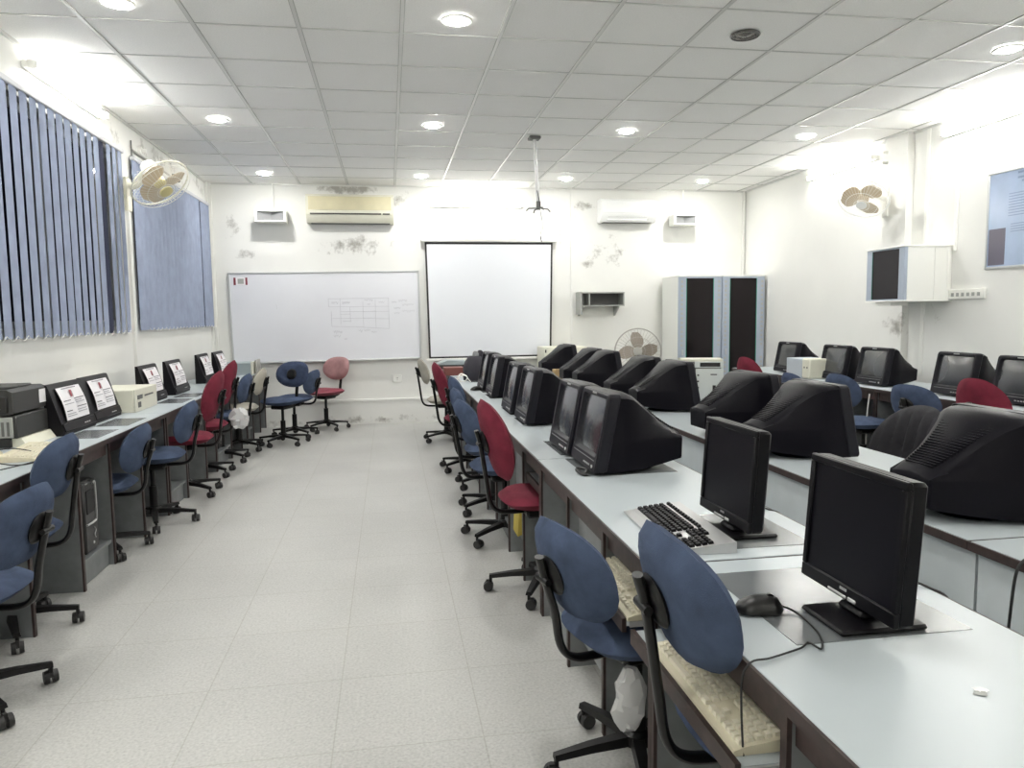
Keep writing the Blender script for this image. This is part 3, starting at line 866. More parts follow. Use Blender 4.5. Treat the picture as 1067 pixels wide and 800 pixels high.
# ------------------------------------------------------------------ keyboards, mice
def make_keyboard(body, keym, dark=False):
    t = thing('keyboard', '', 'keyboard')
    L, D = .46, .165
    # local: x along length, y depth (user at -y), back raised
    poly = [(-D/2, 0), (D/2, 0), (D/2, .03), (D/2-.045, .027), (-D/2+.02, .016), (-D/2, .010)]
    b = mb(body).prism(poly, -L/2, L/2, 'x')
    if dark: b.prism([(-D/2-.03, .002), (-D/2, 0), (-D/2, .011), (-D/2-.03, .007)], -L/2, L/2, 'x')
    b.build('case', t)
    k = mb(keym)
    def key(x, y, w, d=.0155):
        zt = .017 + (y + D/2 - .02)*(.011/(D-.065))
        k.loft([[(x, y, zt-.004), (x+w, y, zt-.004), (x+w, y+d, zt-.003), (x, y+d, zt-.003)],
                [(x+.002, y+.0015, zt+.007), (x+w-.002, y+.0015, zt+.007), (x+w-.002, y+d-.003, zt+.008), (x+.002, y+d-.003, zt+.008)]])
    y = -D/2+.014
    x0 = -L/2+.012
    for (w, n_) in ((.024, 3),): 
        for i in range(n_): key(x0+i*.026, y, w)
    key(x0+.079, y, .105)
    for i in range(4): key(x0+.187+i*.026, y, .024)
    for r_ in range(4):
        yy = y+.0185*(r_+1)
        for i in range(15): key(x0+i*.0193, yy, .0175)
    for i in range(13): key(x0+i*.0225, y+.0185*5+.008, .0175, .012)
    for r_ in range(6):
        if r_ in (2,): continue
        yy = y+.0185*r_
        for i in range(3):
            if r_ == 1 and i != 1: continue
            key(x0+.302+i*.0193, yy, .0175)
    for r_ in range(5):
        for i in range(4): key(x0+.366+i*.0185, y+.0185*r_, .0165)
    k.build('keys', t)
    return t
kb = make_keyboard('silver', 'black_plastic', True)
place(kb, (.87, 2.13, TOPZ+.001), math.radians(-92), 'black and silver keyboard lying on the second aisle desk')
kw = make_keyboard('old_beige', 'key_beige')
place(kw, (.70, 2.10, .589), math.radians(-90), 'beige keyboard on the tray under the black and silver keyboard', 'beige keyboards on pull-out trays')
kw2 = copy_tree(kw)
place(kw2, (.70, 1.47, .589), math.radians(-90), 'beige keyboard on the nearest pull-out tray, behind the nearest blue chair', 'beige keyboards on pull-out trays')
kw3 = copy_tree(kw)
place(kw3, (-1.80, 4.06, TOPZ+.001), math.radians(97), 'pale keyboard under loose cables on the nearest left desk')

def make_mouse():
    t = thing('computer_mouse', '', 'mouse')
    rings = []
    for i in range(9):
        v = -1+i*.25; s_ = math.sqrt(max(0.02, 1-v*v*v*v)); y = v*.055
        hgt = .036*math.sqrt(max(.03, 1-(v+.15)**2*.78)) if abs(v) < .99 else .008
        ring = []
        for k in range(12):
            a = PI*k/11; ring.append((math.cos(a)*.031*s_, y, .004+math.sin(a)*hgt))
        rings.append(ring)
    m_ = mb('printer_black').loft(rings); m_.build('shell', t, ang=60)
    mb('lcd_black').cyl((-.004, -.025, .034), (.004, -.025, .034), .009, n=12).build('wheel', t)
    return t
ms = make_mouse()
place(ms, (.80, 1.50, TOPZ+.001), math.radians(80), 'black computer mouse on the nearest desk before the flat monitor', 'computer mice')
ms2 = copy_tree(ms)
place(ms2, (.76, 6.62, TOPZ+.001), math.radians(100), 'small black computer mouse far down the aisle row', 'computer mice')

def cable(name, label, pts, r, m_, cat='cable', group=None, k=8):
    o = mb(m_).tube(smooth(pts, k), r, 6).build(name, ang=60)
    return tag(o, label, cat, group)

cable('mouse_cable', 'black cable from the mouse over the nearest desk edge', [(.845, 1.505, .765), (.875, 1.47, .756), (.865, 1.37, .754), (.83, 1.30, .754), (.82, 1.33, .754), (.79, 1.31, .754), (.71, 1.28, .755), (.66, 1.27, .752), (.638, 1.255, .70), (.64, 1.23, .5), (.65, 1.2, .34)], .0022, 'cable_black')
cable('power_cable', 'black cable lying behind the nearest flat monitor', [(1.06, 1.60, .755), (1.12, 1.70, .755), (1.20, 1.66, .755), (1.268, 1.56, .754), (1.30, 1.5, .70), (1.31, 1.45, .4)], .0032, 'cable_black')
cable('power_cable', 'black cable lying behind the farther flat monitor', [(1.08, 2.22, .755), (1.17, 2.34, .755), (1.25, 2.30, .755), (1.30, 2.25, .70), (1.31, 2.2, .4)], .0032, 'cable_black')
cable('hanging_cable', 'black cable looping down from the second row at the right picture edge', [(1.70, 1.66, .756), (1.66, 1.665, .765), (1.625, 1.67, .73), (1.615, 1.675, .60), (1.61, 1.68, .45), (1.60, 1.7, .2), (1.58, 1.75, .01)], .004, 'cable_black')
# torn tape scrap on the nearest desk
tp = mb('foam_white')
tp.add([(0, 0, 0), (.022, .004, .004), (.026, .016, .001), (.012, .014, .006), (.002, .022, .002)], [(0, 1, 2, 3), (0, 3, 4)])
tp.use('grey_box').add([(-.012, .004, .0005), (.008, -.008, .001), (.014, .004, .003), (-.002, .012, .002)], [(0, 1, 2, 3)])
tag(tp.build('tape_scrap', loc=(1.0, 1.09, TOPZ+.001)), 'torn scrap of tape on the bare nearest desk top', 'scrap')
# cable bundle before the near CRT
cable('coiled_cable', 'small coil of black cable before the nearest bulky monitor', [(.79, 3.05, .757), (.775, 3.0, .76), (.79, 2.96, .758), (.808, 3.0, .766), (.79, 3.06, .762), (.772, 3.03, .76), (.78, 2.955, .757), (.80, 2.945, .757)], .006, 'cable_black')

# ------------------------------------------------------------------ wall fittings at the back
def make_ac(label, x0, x1, z0, z1, body, slot):
    t = thing('air_conditioner', label, 'air conditioner', ((x0+x1)/2, YB, z0), 0, 'wall air conditioners')
    w = (x1-x0)/2; h = z1-z0
    poly = [(0, 0), (-.13, 0), (-.185, .06), (-.20, .12), (-.20, h-.03), (-.17, h), (0, h)]
    mb(body).prism(poly, -w, w, 'x').build('casing', t)
    if slot == 'beige':
        mb('beige_plastic').box(-w+.03, w-.03, -.206, -.198, .155, h-.03, .004).build('front_grille', t)
        mb('ac_shadow').box(-w+.05, w-.16, -.205, -.196, .10, .117).box(w-.14, w-.05, -.205, -.196, .10, .117).build('air_slot', t)
    else:
        mb('ac_white').box(-w+.01, w-.01, -.206, -.198, .12, h-.035, .006).build('front_panel', t)
        s_ = mb('ac_shadow').box(-w+.10, w-.14, -.186, -.17, .062, .077); s_.build('air_slot', t)
        mb('ac_white').box(-w+.09, w-.13, -.175, -.12, .02, .04, .005).build('louvre', t)
        mb('ac_shadow').box(w-.20, w-.12, -.165, -.145, .028, .04).build('display', t)
    mb('dark_in').box(-w+.05, w-.05, -.125, -.01, -.004, .004).build('underside', t)
make_ac('beige older air conditioner above the whiteboard', -1.0, .10, 2.63, 2.985, 'cream', 'beige')
make_ac('white air conditioner right of the ceiling pole', 2.87, 3.66, 2.67, 2.975, 'ac_white', 'white')

def make_speaker(label, x, z, w, h, d=.2, off=.24):
    t = thing('wall_speaker', label, 'speaker', (x, YB-off, z), 0, 'hanging white wall speakers')
    b_ = mb('white_plastic')
    hw = w/2
    b_.box(-hw, hw, .0, d, -h/2, -h/2+.018, .004).box(-hw, hw, 0, d, h/2-.018, h/2, .004)
    b_.box(-hw, -hw+.03, 0, d, -h/2+.01, h/2-.01, .004).box(hw-.03, hw, 0, d, -h/2+.01, h/2-.01, .004).box(-hw+.01, hw-.01, d-.02, d, -h/2+.01, h/2-.01)
    b_.build('cabinet', t)
    mb('speaker_grey').prism([(-hw+.03, .01), (0, .07), (hw-.03, .01), (hw-.03, d-.03), (-hw+.03, d-.03)], -h/2+.02, h/2-.02, 'z').build('horn', t)
    mb('white_plastic').cyl((.02, d-.05, h/2), (.02, d-.05, H-z), .008, n=8).build('hanger', t)
make_speaker('white wall speaker left of the beige air conditioner', -1.43, 2.70, .38, .15)
make_speaker('white wall speaker right of the white air conditioner', 4.06, 2.70, .34, .14)

# whiteboard
x0, x1, z0, z1 = -1.98, .40, .87, 2.0
t = thing('whiteboard', 'large whiteboard with a faint hand-drawn table on it', 'whiteboard', ((x0+x1)/2, YB, z0), 0)
t.rotation_euler = (0, math.radians(-.55), 0)
w = (x1-x0)/2; h = z1-z0
mb('board_white').box(-w, w, -.03, -.004, 0, h).build('board', t)
fr = mb('alum')
for (a, b_, c, d_) in ((-w-.02, w+.02, -.022, 0), (-w-.02, w+.02, h, h+.018), (-w-.022, -w, -.02, h+.018), (w, w+.022, -.02, h+.018)):
    fr.box(a, b_, -.042, -.002, c, d_, .004)
fr.box(-w+.15, w-.02, -.085, -.04, -.022, -.008, .003)
fr.build('frame', t)
st = mb('paper').box(-w+.045, -w+.215, -.0325, -.03, h-.14, h-.045)
st.use('maroon').box(-w+.045, -w+.072, -.0335, -.03, h-.14, h-.045).box(-w+.19, -w+.215, -.0335, -.03, h-.14, h-.045)
st.use('grey_box').box(-w+.095, -w+.17, -.0335, -.03, h-.125, h-.06)
st.build('sticker', t)
mk = mb('marker')
def ln(xa, za, xb, zb, r=.0016):
    mk.tube([(xa, -.0305, za), (xb, -.0305, zb)], r, 5)
# drawn table, coordinates as fraction of board
def BX(px): return -w + (px-243)/(435-243)*2*w
def BZ(py): return h - (py-287)/(373-287)*h
for (a, b_, c, d_) in ((341, 312.5, 403.5, 312.5), (341, 320.5, 403.5, 321), (341, 312.5, 341, 320.5), (403.5, 312.5, 403.5, 343.5), (353, 312.5, 353, 338), (376.5, 316, 376.5, 342),
                       (389.5, 314, 389.5, 342.5), (376.5, 326, 389.5, 325.5), (376.5, 332.5, 389.5, 332.5), (353, 325.5, 403.5, 326), (343.5, 332, 389, 332.5), (343.5, 340, 376, 341),
                       (376, 341.5, 403.5, 343.5), (343.5, 325, 343.5, 340), (389.5, 333, 403.5, 333.5), (353, 328, 363, 328), (355, 335, 364, 335), (363, 321, 363, 336)):
    ln(BX(a), BZ(b_), BX(c), BZ(d_), .0022)
mk.build('drawn_table', t)
mk = mb('marker')
random.seed(3)
def scrib(px, py, wpx, hpx, n_=7, r=.002):
    pts = []
    for i in range(n_*2+1):
        pts.append((BX(px+wpx*i/(n_*2)), -.0305, BZ(py+(hpx if i % 2 else 0)*random.uniform(.4, 1.1))))
    mk.tube(smooth(pts, 3), r, 4)
for a in ((344, 315.5, 7, 2.5, 4), (355, 315.5, 8, 2.5, 5), (378, 313.5, 9, 2, 5), (381, 318, 3, 1.5, 2), (393, 316, 6, 2, 3), (407, 316, 5, 2, 3), (414, 314.5, 9, 2, 4), (409, 322, 7, 2, 4), (418, 319, 12, 2, 6),
          (409, 327, 6, 2, 3), (418, 325, 13, 2.5, 6), (345, 344, 6, 3, 3), (351, 345, 3, 2.5, 2), (345, 348.5, 7, 3, 3), (356, 352, 3, 2, 2), (371, 344, 4, 3, 2), (377, 343.5, 6, 3, 3), (384, 345.5, 6, 2, 3)):
    scrib(*a)
ln(BX(288), BZ(317), BX(288.5), BZ(322), .0018)
mk.build('handwriting', t)

# projection screen
t = thing('projection_screen', 'white roll-down projection screen with black borders', 'projection screen', (0, YB, 0))
zt, zb = 2.40, .86
a0, a1, b0, b1 = .50, 2.22, .525, 2.19
mb('white_plastic').box(a0-.06, a1+.06, -.10, -.02, zt, zt+.06, .012).build('roller_case', t)
def quad(m_, pts, y0=-.062, th=.003):
    m_.add([(x, y0, z) for x, z in pts] + [(x, y0+th, z) for x, z in pts], [(0,1,2,3), (7,6,5,4), (0,4,5,1), (1,5,6,2), (2,6,7,3), (3,7,4,0)])
s_ = mb('screen_white'); quad(s_, [(a0+.02, zt-.03), (a1-.02, zt-.03), (b1-.02, zb+.02), (b0+.02, zb+.02)], -.0625, .004); s_.build('screen_cloth', t)
s_ = mb('screen_black')
quad(s_, [(a0-.005, zt), (a1+.005, zt), (a1, zt-.032), (a0, zt-.032)]); quad(s_, [(b0, zb+.02), (b1, zb+.02), (b1, zb-.005), (b0, zb-.005)])
quad(s_, [(a0-.005, zt), (a0+.024, zt), (b0+.024, zb), (b0-.005, zb)]); quad(s_, [(a1-.024, zt), (a1+.005, zt), (b1+.005, zb), (b1-.024, zb)])
s_.build('border', t)
mb('white_plastic').box(b0-.04, b1+.04, -.075, -.05, zb-.035, zb-.003, .006).build('bottom_bar', t)

# sockets
t = thing('wall_socket', 'white wall socket under the whiteboard', 'socket', (.09, YB, .60))
mb('white_plastic').box(-.06, .06, -.014, 0, -.05, .05, .004).build('plate', t)
mb('dark_in').box(-.012, -.006, -.016, -.012, -.005, .012).box(.006, .012, -.016, -.012, -.005, .012).box(-.003, .003, -.016, -.012, -.026, -.014).build('pin_holes', t)

# wall shelf box
t = thing('wall_shelf', 'small grey open wall shelf between screen and racks', 'shelf', (2.87, YB, 1.40))
s_ = mb('grey_box').box(-.29, .31, -.26, 0, .13, .145).box(-.29, .31, -.26, 0, .305, .32).box(-.19, -.175, -.26, 0, .13, .32).box(.295, .31, -.26, 0, .13, .32).box(-.19, .31, -.02, -.004, .13, .32)
s_.box(-.31, -.29, -.27, 0, .02, .325)
s_.build('shelf_box', t)
mb('dark_in').box(-.17, .29, -.03, -.021, .147, .303).build('shelf_back', t)
for xa in (-.28, .23): mb('grey_box').prism([(-.24, .13), (0, .13), (0, 0), (-.03, 0)], xa, xa+.018, 'x').build('bracket', t)

# server racks
def make_rack(label, x):
    t = thing('server_rack', label, 'cabinet', (x, 9.38, 0), 0, 'server racks in the back right corner')
    w, h, d_ = .61, 1.92, .60
    mb('rack_white').box(0, w-.006, .03, d_, .03, h-.02).build('body', t)
    mb('rack_white').box(0, w-.006, 0, d_, h-.02, h, .006).build('top_cover', t)
    f_ = mb('rack_blue')
    f_.box(.0, .105, 0, .03, .05, h-.02, .004).box(w-.115, w-.006, 0, .03, .05, h-.02, .004).box(.1, w-.11, 0, .03, .05, .10).box(.1, w-.11, 0, .03, h-.04, h-.02)
    f_.use('wire_grey')
    for k in range(28):
        z = .2+k*.06
        if .85 < z < .95: continue
        f_.box(.03, .06, -.002, .002, z, z+.03); f_.box(w-.06, w-.03, -.002, .002, z, z+.03)
    fd = f_.build('door', t)
    mb('rack_glass').box(.112, w-.122, .008, .016, .10, h-.04).build('glass', fd)
    mb('green_edge').box(.105, .114, .004, .018, .10, h-.04).build('green_trim', fd)
    mb('green_edge').box(w-.124, w-.115, .004, .018, .10, h-.04).build('green_trim', fd)
    mb('silver').box(.045, .06, -.02, 0, .86, .94, .003).build('handle', fd)
    b_ = mb('black_plastic')
    for sx in (.05, w-.06):
        for sy in (.08, d_-.06): b_.cyl((sx, sy, 0), (sx, sy, .03), .025)
    b_.build('feet', t)
make_rack('left one of two tall grey-blue server racks with dark glass door', 3.79)
make_rack('right one of two tall grey-blue server racks, behind the red chair back', 4.405)

# pale cabinet
t = thing('metal_cabinet', 'pale low cabinet between projection screen and standing fan', 'cabinet', (1.98, 9.45, 0))
mb('cream').box(0, .58, 0, .45, .05, 1.0, .006).build('body', t)
mb('cream').box(.09, .57, -.015, 0, .62, .985, .004).build('door', t)
mb('black_plastic').box(.015, .03, -.012, 0, .93, .97).box(.015, .03, -.012, 0, .72, .76).build('hinge', t)
mb('white_plastic').box(.06, .35, -.09, .0, .55, .585, .004).build('drop_leaf', t)
mb('black_plastic').box(.03, .08, .03, .08, 0, .05).box(.5, .55, .03, .08, 0, .05).box(.03, .08, .37, .42, 0, .05).box(.5, .55, .37, .42, 0, .05).build('feet', t)
# speckle of small keyhole
# ------------------------------------------------------------------ fans
def blade_verts(r0, r1, wid, pitch, n=8):
    vs = []; fs = []
    for i in range(n+1):
        v = i/n; r = r0+(r1-r0)*v
        hw = wid*(math.sin(PI*(.16+.72*v)))**.8
        for j in range(5):
            u = -1+j*.5
            vs.append((r, u*hw+.12*r*v, u*hw*math.tan(pitch)*(1-.3*v)))
    for i in range(n):
        for j in range(4):
            a = i*5+j; fs.append((a, a+1, a+6, a+5))
    k = len(vs)
    vs2 = [(x, y, z-.003) for x, y, z in vs]
    fs2 = [tuple(i+k for i in reversed(f)) for f in fs]
    rim = [i*5 for i in range(n+1)] + [n*5+j for j in range(1, 5)] + [i*5+4 for i in range(n-1, -1, -1)] + [3, 2, 1]
    rf = [(rim[i], rim[(i+1) % len(rim)], rim[(i+1) % len(rim)]+k, rim[i]+k) for i in range(len(rim))]
    return vs+vs2, fs+fs2+rf
def fan_head(t, T, R, blades, bm, hubm, cagem, ringm, wires=True, phase=0.0):
    """T maps local (z = forward axis of the fan) to the thing"""
    for k in range(blades):
        b_ = mb(bm); vs, fs = blade_verts(.045, R*.84, .105 if blades == 3 else .078, .32)
        b_.add(vs, fs, T @ Rz(phase+2*PI*k/blades)); b_.build('blade', t, ang=50)
    mb(hubm).lathe([(.05, -.03), (.052, .01), (.04, .022), (.01, .027)], 20, T).build('hub', t)
    def circ(r, z, n=40): return [(r*math.cos(2*PI*i/n), r*math.sin(2*PI*i/n), z) for i in range(n)]
    c = mb(cagem)
    for (r, z) in ((R*.97, .045), (R*.62, .082), (R*.30, .094)): c.tube(circ(r, z), .0022, 5, closed=True, T=T)
    c.lathe([(.05, .088), (.05, .094), (.01, .098)], 20, T)
    nw = 40
    for k in range(nw):
        a = 2*PI*k/nw; ca, sa = math.cos(a), math.sin(a)
        c.tube([(r*ca, r*sa, z) for (r, z) in ((.05, .092), (R*.35, .092), (R*.7, .075), (R*.93, .05), (R, .0))], .0011, 4, T=T)
    c.build('front_cage', t)
    c = mb(cagem)
    for k in range(nw):
        a = 2*PI*k/nw; ca, sa = math.cos(a), math.sin(a)
        c.tube([(r*ca, r*sa, z) for (r, z) in ((R, 0), (R*.93, -.045), (R*.6, -.075), (.06, -.085))], .0011, 4, T=T)
    c.tube(circ(R*.6, -.076), .002, 5, closed=True, T=T)
    c.build('rear_cage', t)
    mb(ringm).tube(circ(R, 0, 48), .0075, 8, closed=True, T=T).build('rim', t)
    mb('white_plastic' if ringm != 'wire_grey' else 'cream').lathe([(.03, -.22), (.06, -.21), (.068, -.16), (.07, -.10), (.06, -.085), (.02, -.08)], 22, T).build('motor', t)
def aim(center, axis):
    z = Vector(axis).normalized(); x = Vector((0, 0, 1)).cross(z).normalized(); y = z.cross(x)
    m_ = Matrix((x, y, z)).transposed().to_4x4(); m_.translation = Vector(center); return m_

t = thing('wall_fan', 'cream wall fan with yellow hub between the blue blinds', 'fan', (XL, 7.02, 2.53), 0, 'wall fans')
ctr = Vector((.36, -.28, .03)); ax = Vector((.59, -.35, -.80)).normalized()
T = aim(ctr, ax)
fan_head(t, T, .245, 3, 'fan_blade', 'fan_yellow', 'wire', 'cream', phase=.5)
mb('fan_yellow').lathe([(.055, .094), (.055, .104), (.02, .11)], 20, T).build('badge', t)
back = ctr - ax*.2
mb('cream').box(0, .03, -.06, .06, -.17, .12, .008).build('wall_plate', t)
mb('cream').tube(smooth([(.02, 0, .05), (.10, -.01, .06), tuple(back + Vector((0, 0, -.03)))]), .03, 10).build('arm', t)

t = thing('wall_fan', 'cream wall fan with brown blades on the right pilaster', 'fan', (4.975, 6.88, 2.52), 0, 'wall fans')
ctr = Vector((-.33, -.10, .0)); ax = Vector((-.50, -.42, -.75)).normalized()
T = aim(ctr, ax)
fan_head(t, T, .235, 3, 'fan_blade', 'fan_blade', 'ac_white', 'ac_white', phase=.62)
back = ctr - ax*.2
mb('white_plastic').box(-.03, 0, -.04, .045, -.16, .14, .006).build('wall_plate', t)
mb('white_plastic').tube(smooth([(-.02, 0, .03), (-.10, .01, .05), tuple(back + Vector((0, 0, -.02)))]), .028, 10).build('arm', t)

t = thing('standing_fan', 'standing fan with four brownish blades left of the server racks', 'fan', (2.95, 8.62, 0))
T = aim((0, -.05, .97), (-.30, -1, .06))
fan_head(t, T, .275, 4, 'fan_blade_clear', 'silver', 'wire_grey', 'wire_grey', phase=0.02)
mb('cream').cyl((0, .08, .03), (0, .08, .95), .017).build('pole', t)
mb('cream').lathe([(.20, 0), (.20, .015), (.06, .04), (.02, .06)], 28, Tr(0, .08, 0)).build('base', t)

# ------------------------------------------------------------------ ceiling pole with dangling wires
t = thing('ceiling_pole', 'grey projector pole hanging from the ceiling with loose wires', 'projector mount', (1.43, 7.2, 0))
mb('dark_in').box(-.055, .055, -.055, .055, H-.03, H-.005, .004).build('ceiling_plate', t)
mb('steel').cyl((0, 0, H-.02), (.035, 0, 2.46), .017, n=14).build('pole', t)
b_ = mb('dark_in')
for a in (.2, 1.75, 3.3, 4.9):
    b_.tube([(.035, 0, 2.455), (.035+.10*math.cos(a), .10*math.sin(a), 2.45), (.035+.125*math.cos(a), .125*math.sin(a), 2.425)], .007, 6)
b_.cyl((.035, 0, 2.44), (.035, 0, 2.52), .022)
b_.build('bracket', t)
mb('cable_black').tube(smooth([(.02, -.02, 2.62), (.045, -.02, 2.5), (.06, -.02, 2.38), (.075, -.02, 2.28), (.05, -.02, 2.19), (.06, -.02, 2.13)]), .005, 6).build('loose_wire', t)
mb('cable_white').tube(smooth([(.05, -.025, 2.46), (.07, -.025, 2.32), (.065, -.025, 2.24), (.04, -.025, 2.17)]), .004, 6).build('loose_wire', t)

# ------------------------------------------------------------------ right wall fittings
t = thing('wall_rack', 'white wall-hung equipment cabinet with dark glass front on the right wall', 'cabinet', (4.57, 6.05, 1.515))
w, dp, h = .48, .53, .475
mb('white_plastic').box(.03, w, 0, dp, 0, h, .004).box(-.01, w, -.006, dp+.006, h, h+.014, .003).box(-.01, w, -.006, dp+.006, -.014, 0, .003).build('body', t)
mb('white_plastic').box(.30, .312, -.004, .0, .0, h).box(.43, .445, -.004, 0, 0, h).build('side_seam', t)
f_ = mb('rack_blue').box(0, .03, 0, .075, 0, h).box(0, .03, dp-.075, dp, 0, h).box(0, .03, .07, dp-.07, 0, .012).box(0, .03, .07, dp-.07, h-.012, h); fd = f_.build('door_frame', t)
mb('rack_glass').box(.006, .028, .075, dp-.075, .0, h).build('glass', fd)
mb('green_edge').box(.003, .02, .07, .078, 0, h).build('green_trim', fd)
mb('green_edge').box(.003, .02, dp-.078, dp-.07, 0, h).build('green_trim', fd)
mb('white_plastic').box(.02, .20, .2, .42, -.05, -.014, .004).build('under_bracket', t)

t = thing('power_strip', 'white power strip on the wall right of the hung cabinet', 'power strip', (XR, 5.86, 1.56))
mb('white_plastic').box(-.03, 0, -.22, .19, -.045, .045, .005).build('casing', t)
for k in range(6): mb('grey_box').box(-.034, -.028, -.18+.06*k, -.15+.06*k, -.02, .012).build('outlet', t)

t = thing('notice_board', 'framed blue printed notice cut by the right picture edge', 'notice', (XR, 5.66, 1.76))
L = 1.15; h = .80
mb('alum').box(-.02, 0, -L, 0, 0, .018, .003).box(-.02, 0, -L, 0, h-.018, h, .003).box(-.02, 0, -.018, 0, 0, h, .003).box(-.02, 0, -L, -L+.018, 0, h, .003).build('frame', t)
s_ = mb('poster_blue').box(-.012, -.003, -L+.01, -.01, .01, h-.01); sh = s_.build('sheet', t)
p_ = mb('poster_dark').box(-.0135, -.011, -.20, -.03, .03, .33); p_.build('picture', sh)
p_ = mb('poster_ink'); random.seed(5)
for (ya, yb, z) in ((-.30, -.75, .75), (-.30, -.70, .71), (-.34, -.8, .68)): p_.box(-.0135, -.011, ya, yb, z, z+.016)
for k in range(9): p_.box(-.0135, -.011, -.22, -.22-random.uniform(.2, .34), .42+k*.022, .427+k*.022)
for k in range(4): p_.box(-.0135, -.011, -.25, -.25-random.uniform(.2, .34), .29+k*.02, .297+k*.02)
for k in range(9): p_.box(-.0135, -.011, -.66, -.66-random.uniform(.2, .34), .32+k*.026, .328+k*.026)
p_.build('printed_lines', sh)

# small insulators on pilaster
t = thing('wire_insulator', 'pair of small white wire holders high on the right pilaster', 'wire holder', (4.975, 6.9, 2.9))
mb('white_plastic').cyl((0, 0, .1), (-.05, 0, .1), .018, .012).build('knob', t)
mb('white_plastic').cyl((0, 0, 0), (-.055, 0, 0), .018, .012).build('knob', t)
# conduit on left wall
t = thing('wall_conduit', 'thin dark conduit with junction box above the far left blind', 'conduit', (XL, 7.2, 2.92))
mb('wire_grey').tube([(.015, 0, 0), (.015, 1.3, -.01)], .01, 8).build('pipe', t)
mb('printer_grey').box(0, .05, 1.28, 1.42, -.035, .035, .006).build('junction_box', t)
mb('dark_in').tube([(.015, -.02, -.16), (.015, -.02, .08)], .006, 6).build('riser', t)
t = thing('bulb_holder', 'round white bulb holder on the wall above the left fan', 'lamp holder', (XL, 7.42, 2.96))
mb('white_plastic').cyl((0, 0, 0), (.03, 0, 0), .045, .04).cyl((.03, 0, 0), (.07, 0, 0), .022, .02).build('holder', t)

# ------------------------------------------------------------------ things on the left desks
t = thing('printer', 'black printer on top of the stack at the left picture edge', 'printer', (-2.0, 4.27, .925), 0)
b_ = mb('printer_grey').prism([(-.27, 0), (0, 0), (.03, .01), (.03, .12), (0, .135), (-.27, .135)], 0, .40, 'y')
b_.build('casing', t)
mb('printer_black').box(-.255, .005, -.012, .004, .01, .10, .006).build('front_panel', t)
mb('printer_grey').box(-.25, -.02, .06, .34, .133, .147, .006).build('lid', t)
mb('silver').cyl((-.04, -.016, .035), (-.04, -.010, .035), .011, n=14).build('emblem', t)
mb('paper').box(.028, .0325, .30, .385, .035, .11).build('label_sheet', t)
t = thing('printer', 'grey ribbed printer under the black one on the left desk', 'printer', (-2.0, 4.28, .80), 0)
mb('grey_box').box(-.27, .02, -.01, .0, .005, .115, .003).build('front_face', t)
mb('printer_grey').box(-.27, .035, 0, .47, 0, .12, .006).build('casing', t)
b_ = mb('dark_in')
for k in range(10): b_.box(-.25+.027*k, -.238+.027*k, -.014, -.008, .015, .09)
b_.build('ribs', t)
t = thing('paper_feeder', 'black paper feeder at the bottom of the printer stack', 'printer tray', (-2.0, 4.28, TOPZ+.001), 0)
mb('printer_black').box(-.27, .0, 0, .42, 0, .048, .005).build('tray', t)
mb('cream').prism([(.0, 0), (.075, 0), (.045, .046), (.0, .046)], .02, .46, 'y').build('side_cover', t)
t = thing('flat_scanner', 'flat beige device with a slot beside the keyboard at the left edge', 'scanner', (-1.90, 3.72, TOPZ+.001), math.radians(5))
mb('old_beige').box(-.25, .05, -.10, .20, 0, .045, .008).build('casing', t)
mb('dark_in').box(-.12, -.04, .1, .12, .044, .047).build('slot', t)
cable('loose_cable', 'thin black cable looped over the pale keyboard on the left', [(-2.1, 3.6, .80), (-1.95, 3.75, .803), (-1.85, 3.95, .80), (-1.72, 3.98, .762), (-1.66, 3.85, .758), (-1.72, 3.72, .757), (-1.85, 3.62, .80), (-1.98, 3.50, .77)], .003, 'cable_black')
cable('thin_cable', 'second thin cable crossing the nearest left desk top', [(-2.05, 3.45, .757), (-1.9, 3.48, .757), (-1.75, 3.60, .757), (-1.66, 3.9, .757), (-1.68, 4.1, .757), (-1.85, 4.24, .757)], .0025, 'cable_black')

t = thing('computer_case', 'beige computer case lying between the notice monitors', 'computer case', (-1.84, 5.72, TOPZ+.001), math.radians(0))
mb('cream').box(-.30, .0, 0, .50, 0, .165, .006).build('casing', t)
f_ = mb('pc_side').box(.0, .014, 0, .5, 0, .165, .004); f_.build('front', t)
mb('dark_in').box(.013, .017, .04, .15, .09, .12).box(.013, .017, .05, .11, .03, .07).box(.013, .017, .2, .4, .1, .112).build('ports', t)

t = thing('grey_case', 'grey computer case lying on the corner desk under the whiteboard', 'computer case', (-2.05, 9.28, TOPZ+.001), math.radians(0))
mb('grey_blue').box(0, .40, 0, .36, 0, .14, .006).build('casing', t)
mb('pc_side').box(.40, .42, 0, .36, 0, .15, .004).build('front', t)
mb('wire_grey').box(.43, .455, .1, .36, 0, .17, .006).build('side_part', t)

def make_tower(label, loc, rot):
    t = thing('computer_tower', label, 'computer', loc, rot, 'black computer towers inside desk bays')
    mb('printer_black').box(-.09, .09, 0, .40, 0, .40, .006).build('casing', t)
    mb('printer_black').box(-.088, .088, -.02, .003, .005, .395, .01).build('front_panel', t)
    tr_ = mb('silver').tube(smooth([(-.075, -.024, .165), (.03, -.024, .165), (.06, -.024, .19), (.06, -.024, .37), (.03, -.024, .375)], 5), .006, 6)
    tr_.build('silver_trim', t)
    mb('lcd_black').box(-.06, .045, -.024, -.018, .22, .35, .004).build('drive_door', t)
    mb('silver').tube(smooth([(.03, -.022, .13), (.045, -.022, .11), (.025, -.022, .09), (.04, -.022, .07)], 4), .003, 5).cyl((.01, -.024, .05), (.01, -.018, .05), .008).build('ports', t)
    return t
tw = make_tower('black computer tower with silver trim in the near left desk bay', (-1.665, 4.33, .149), math.radians(90))
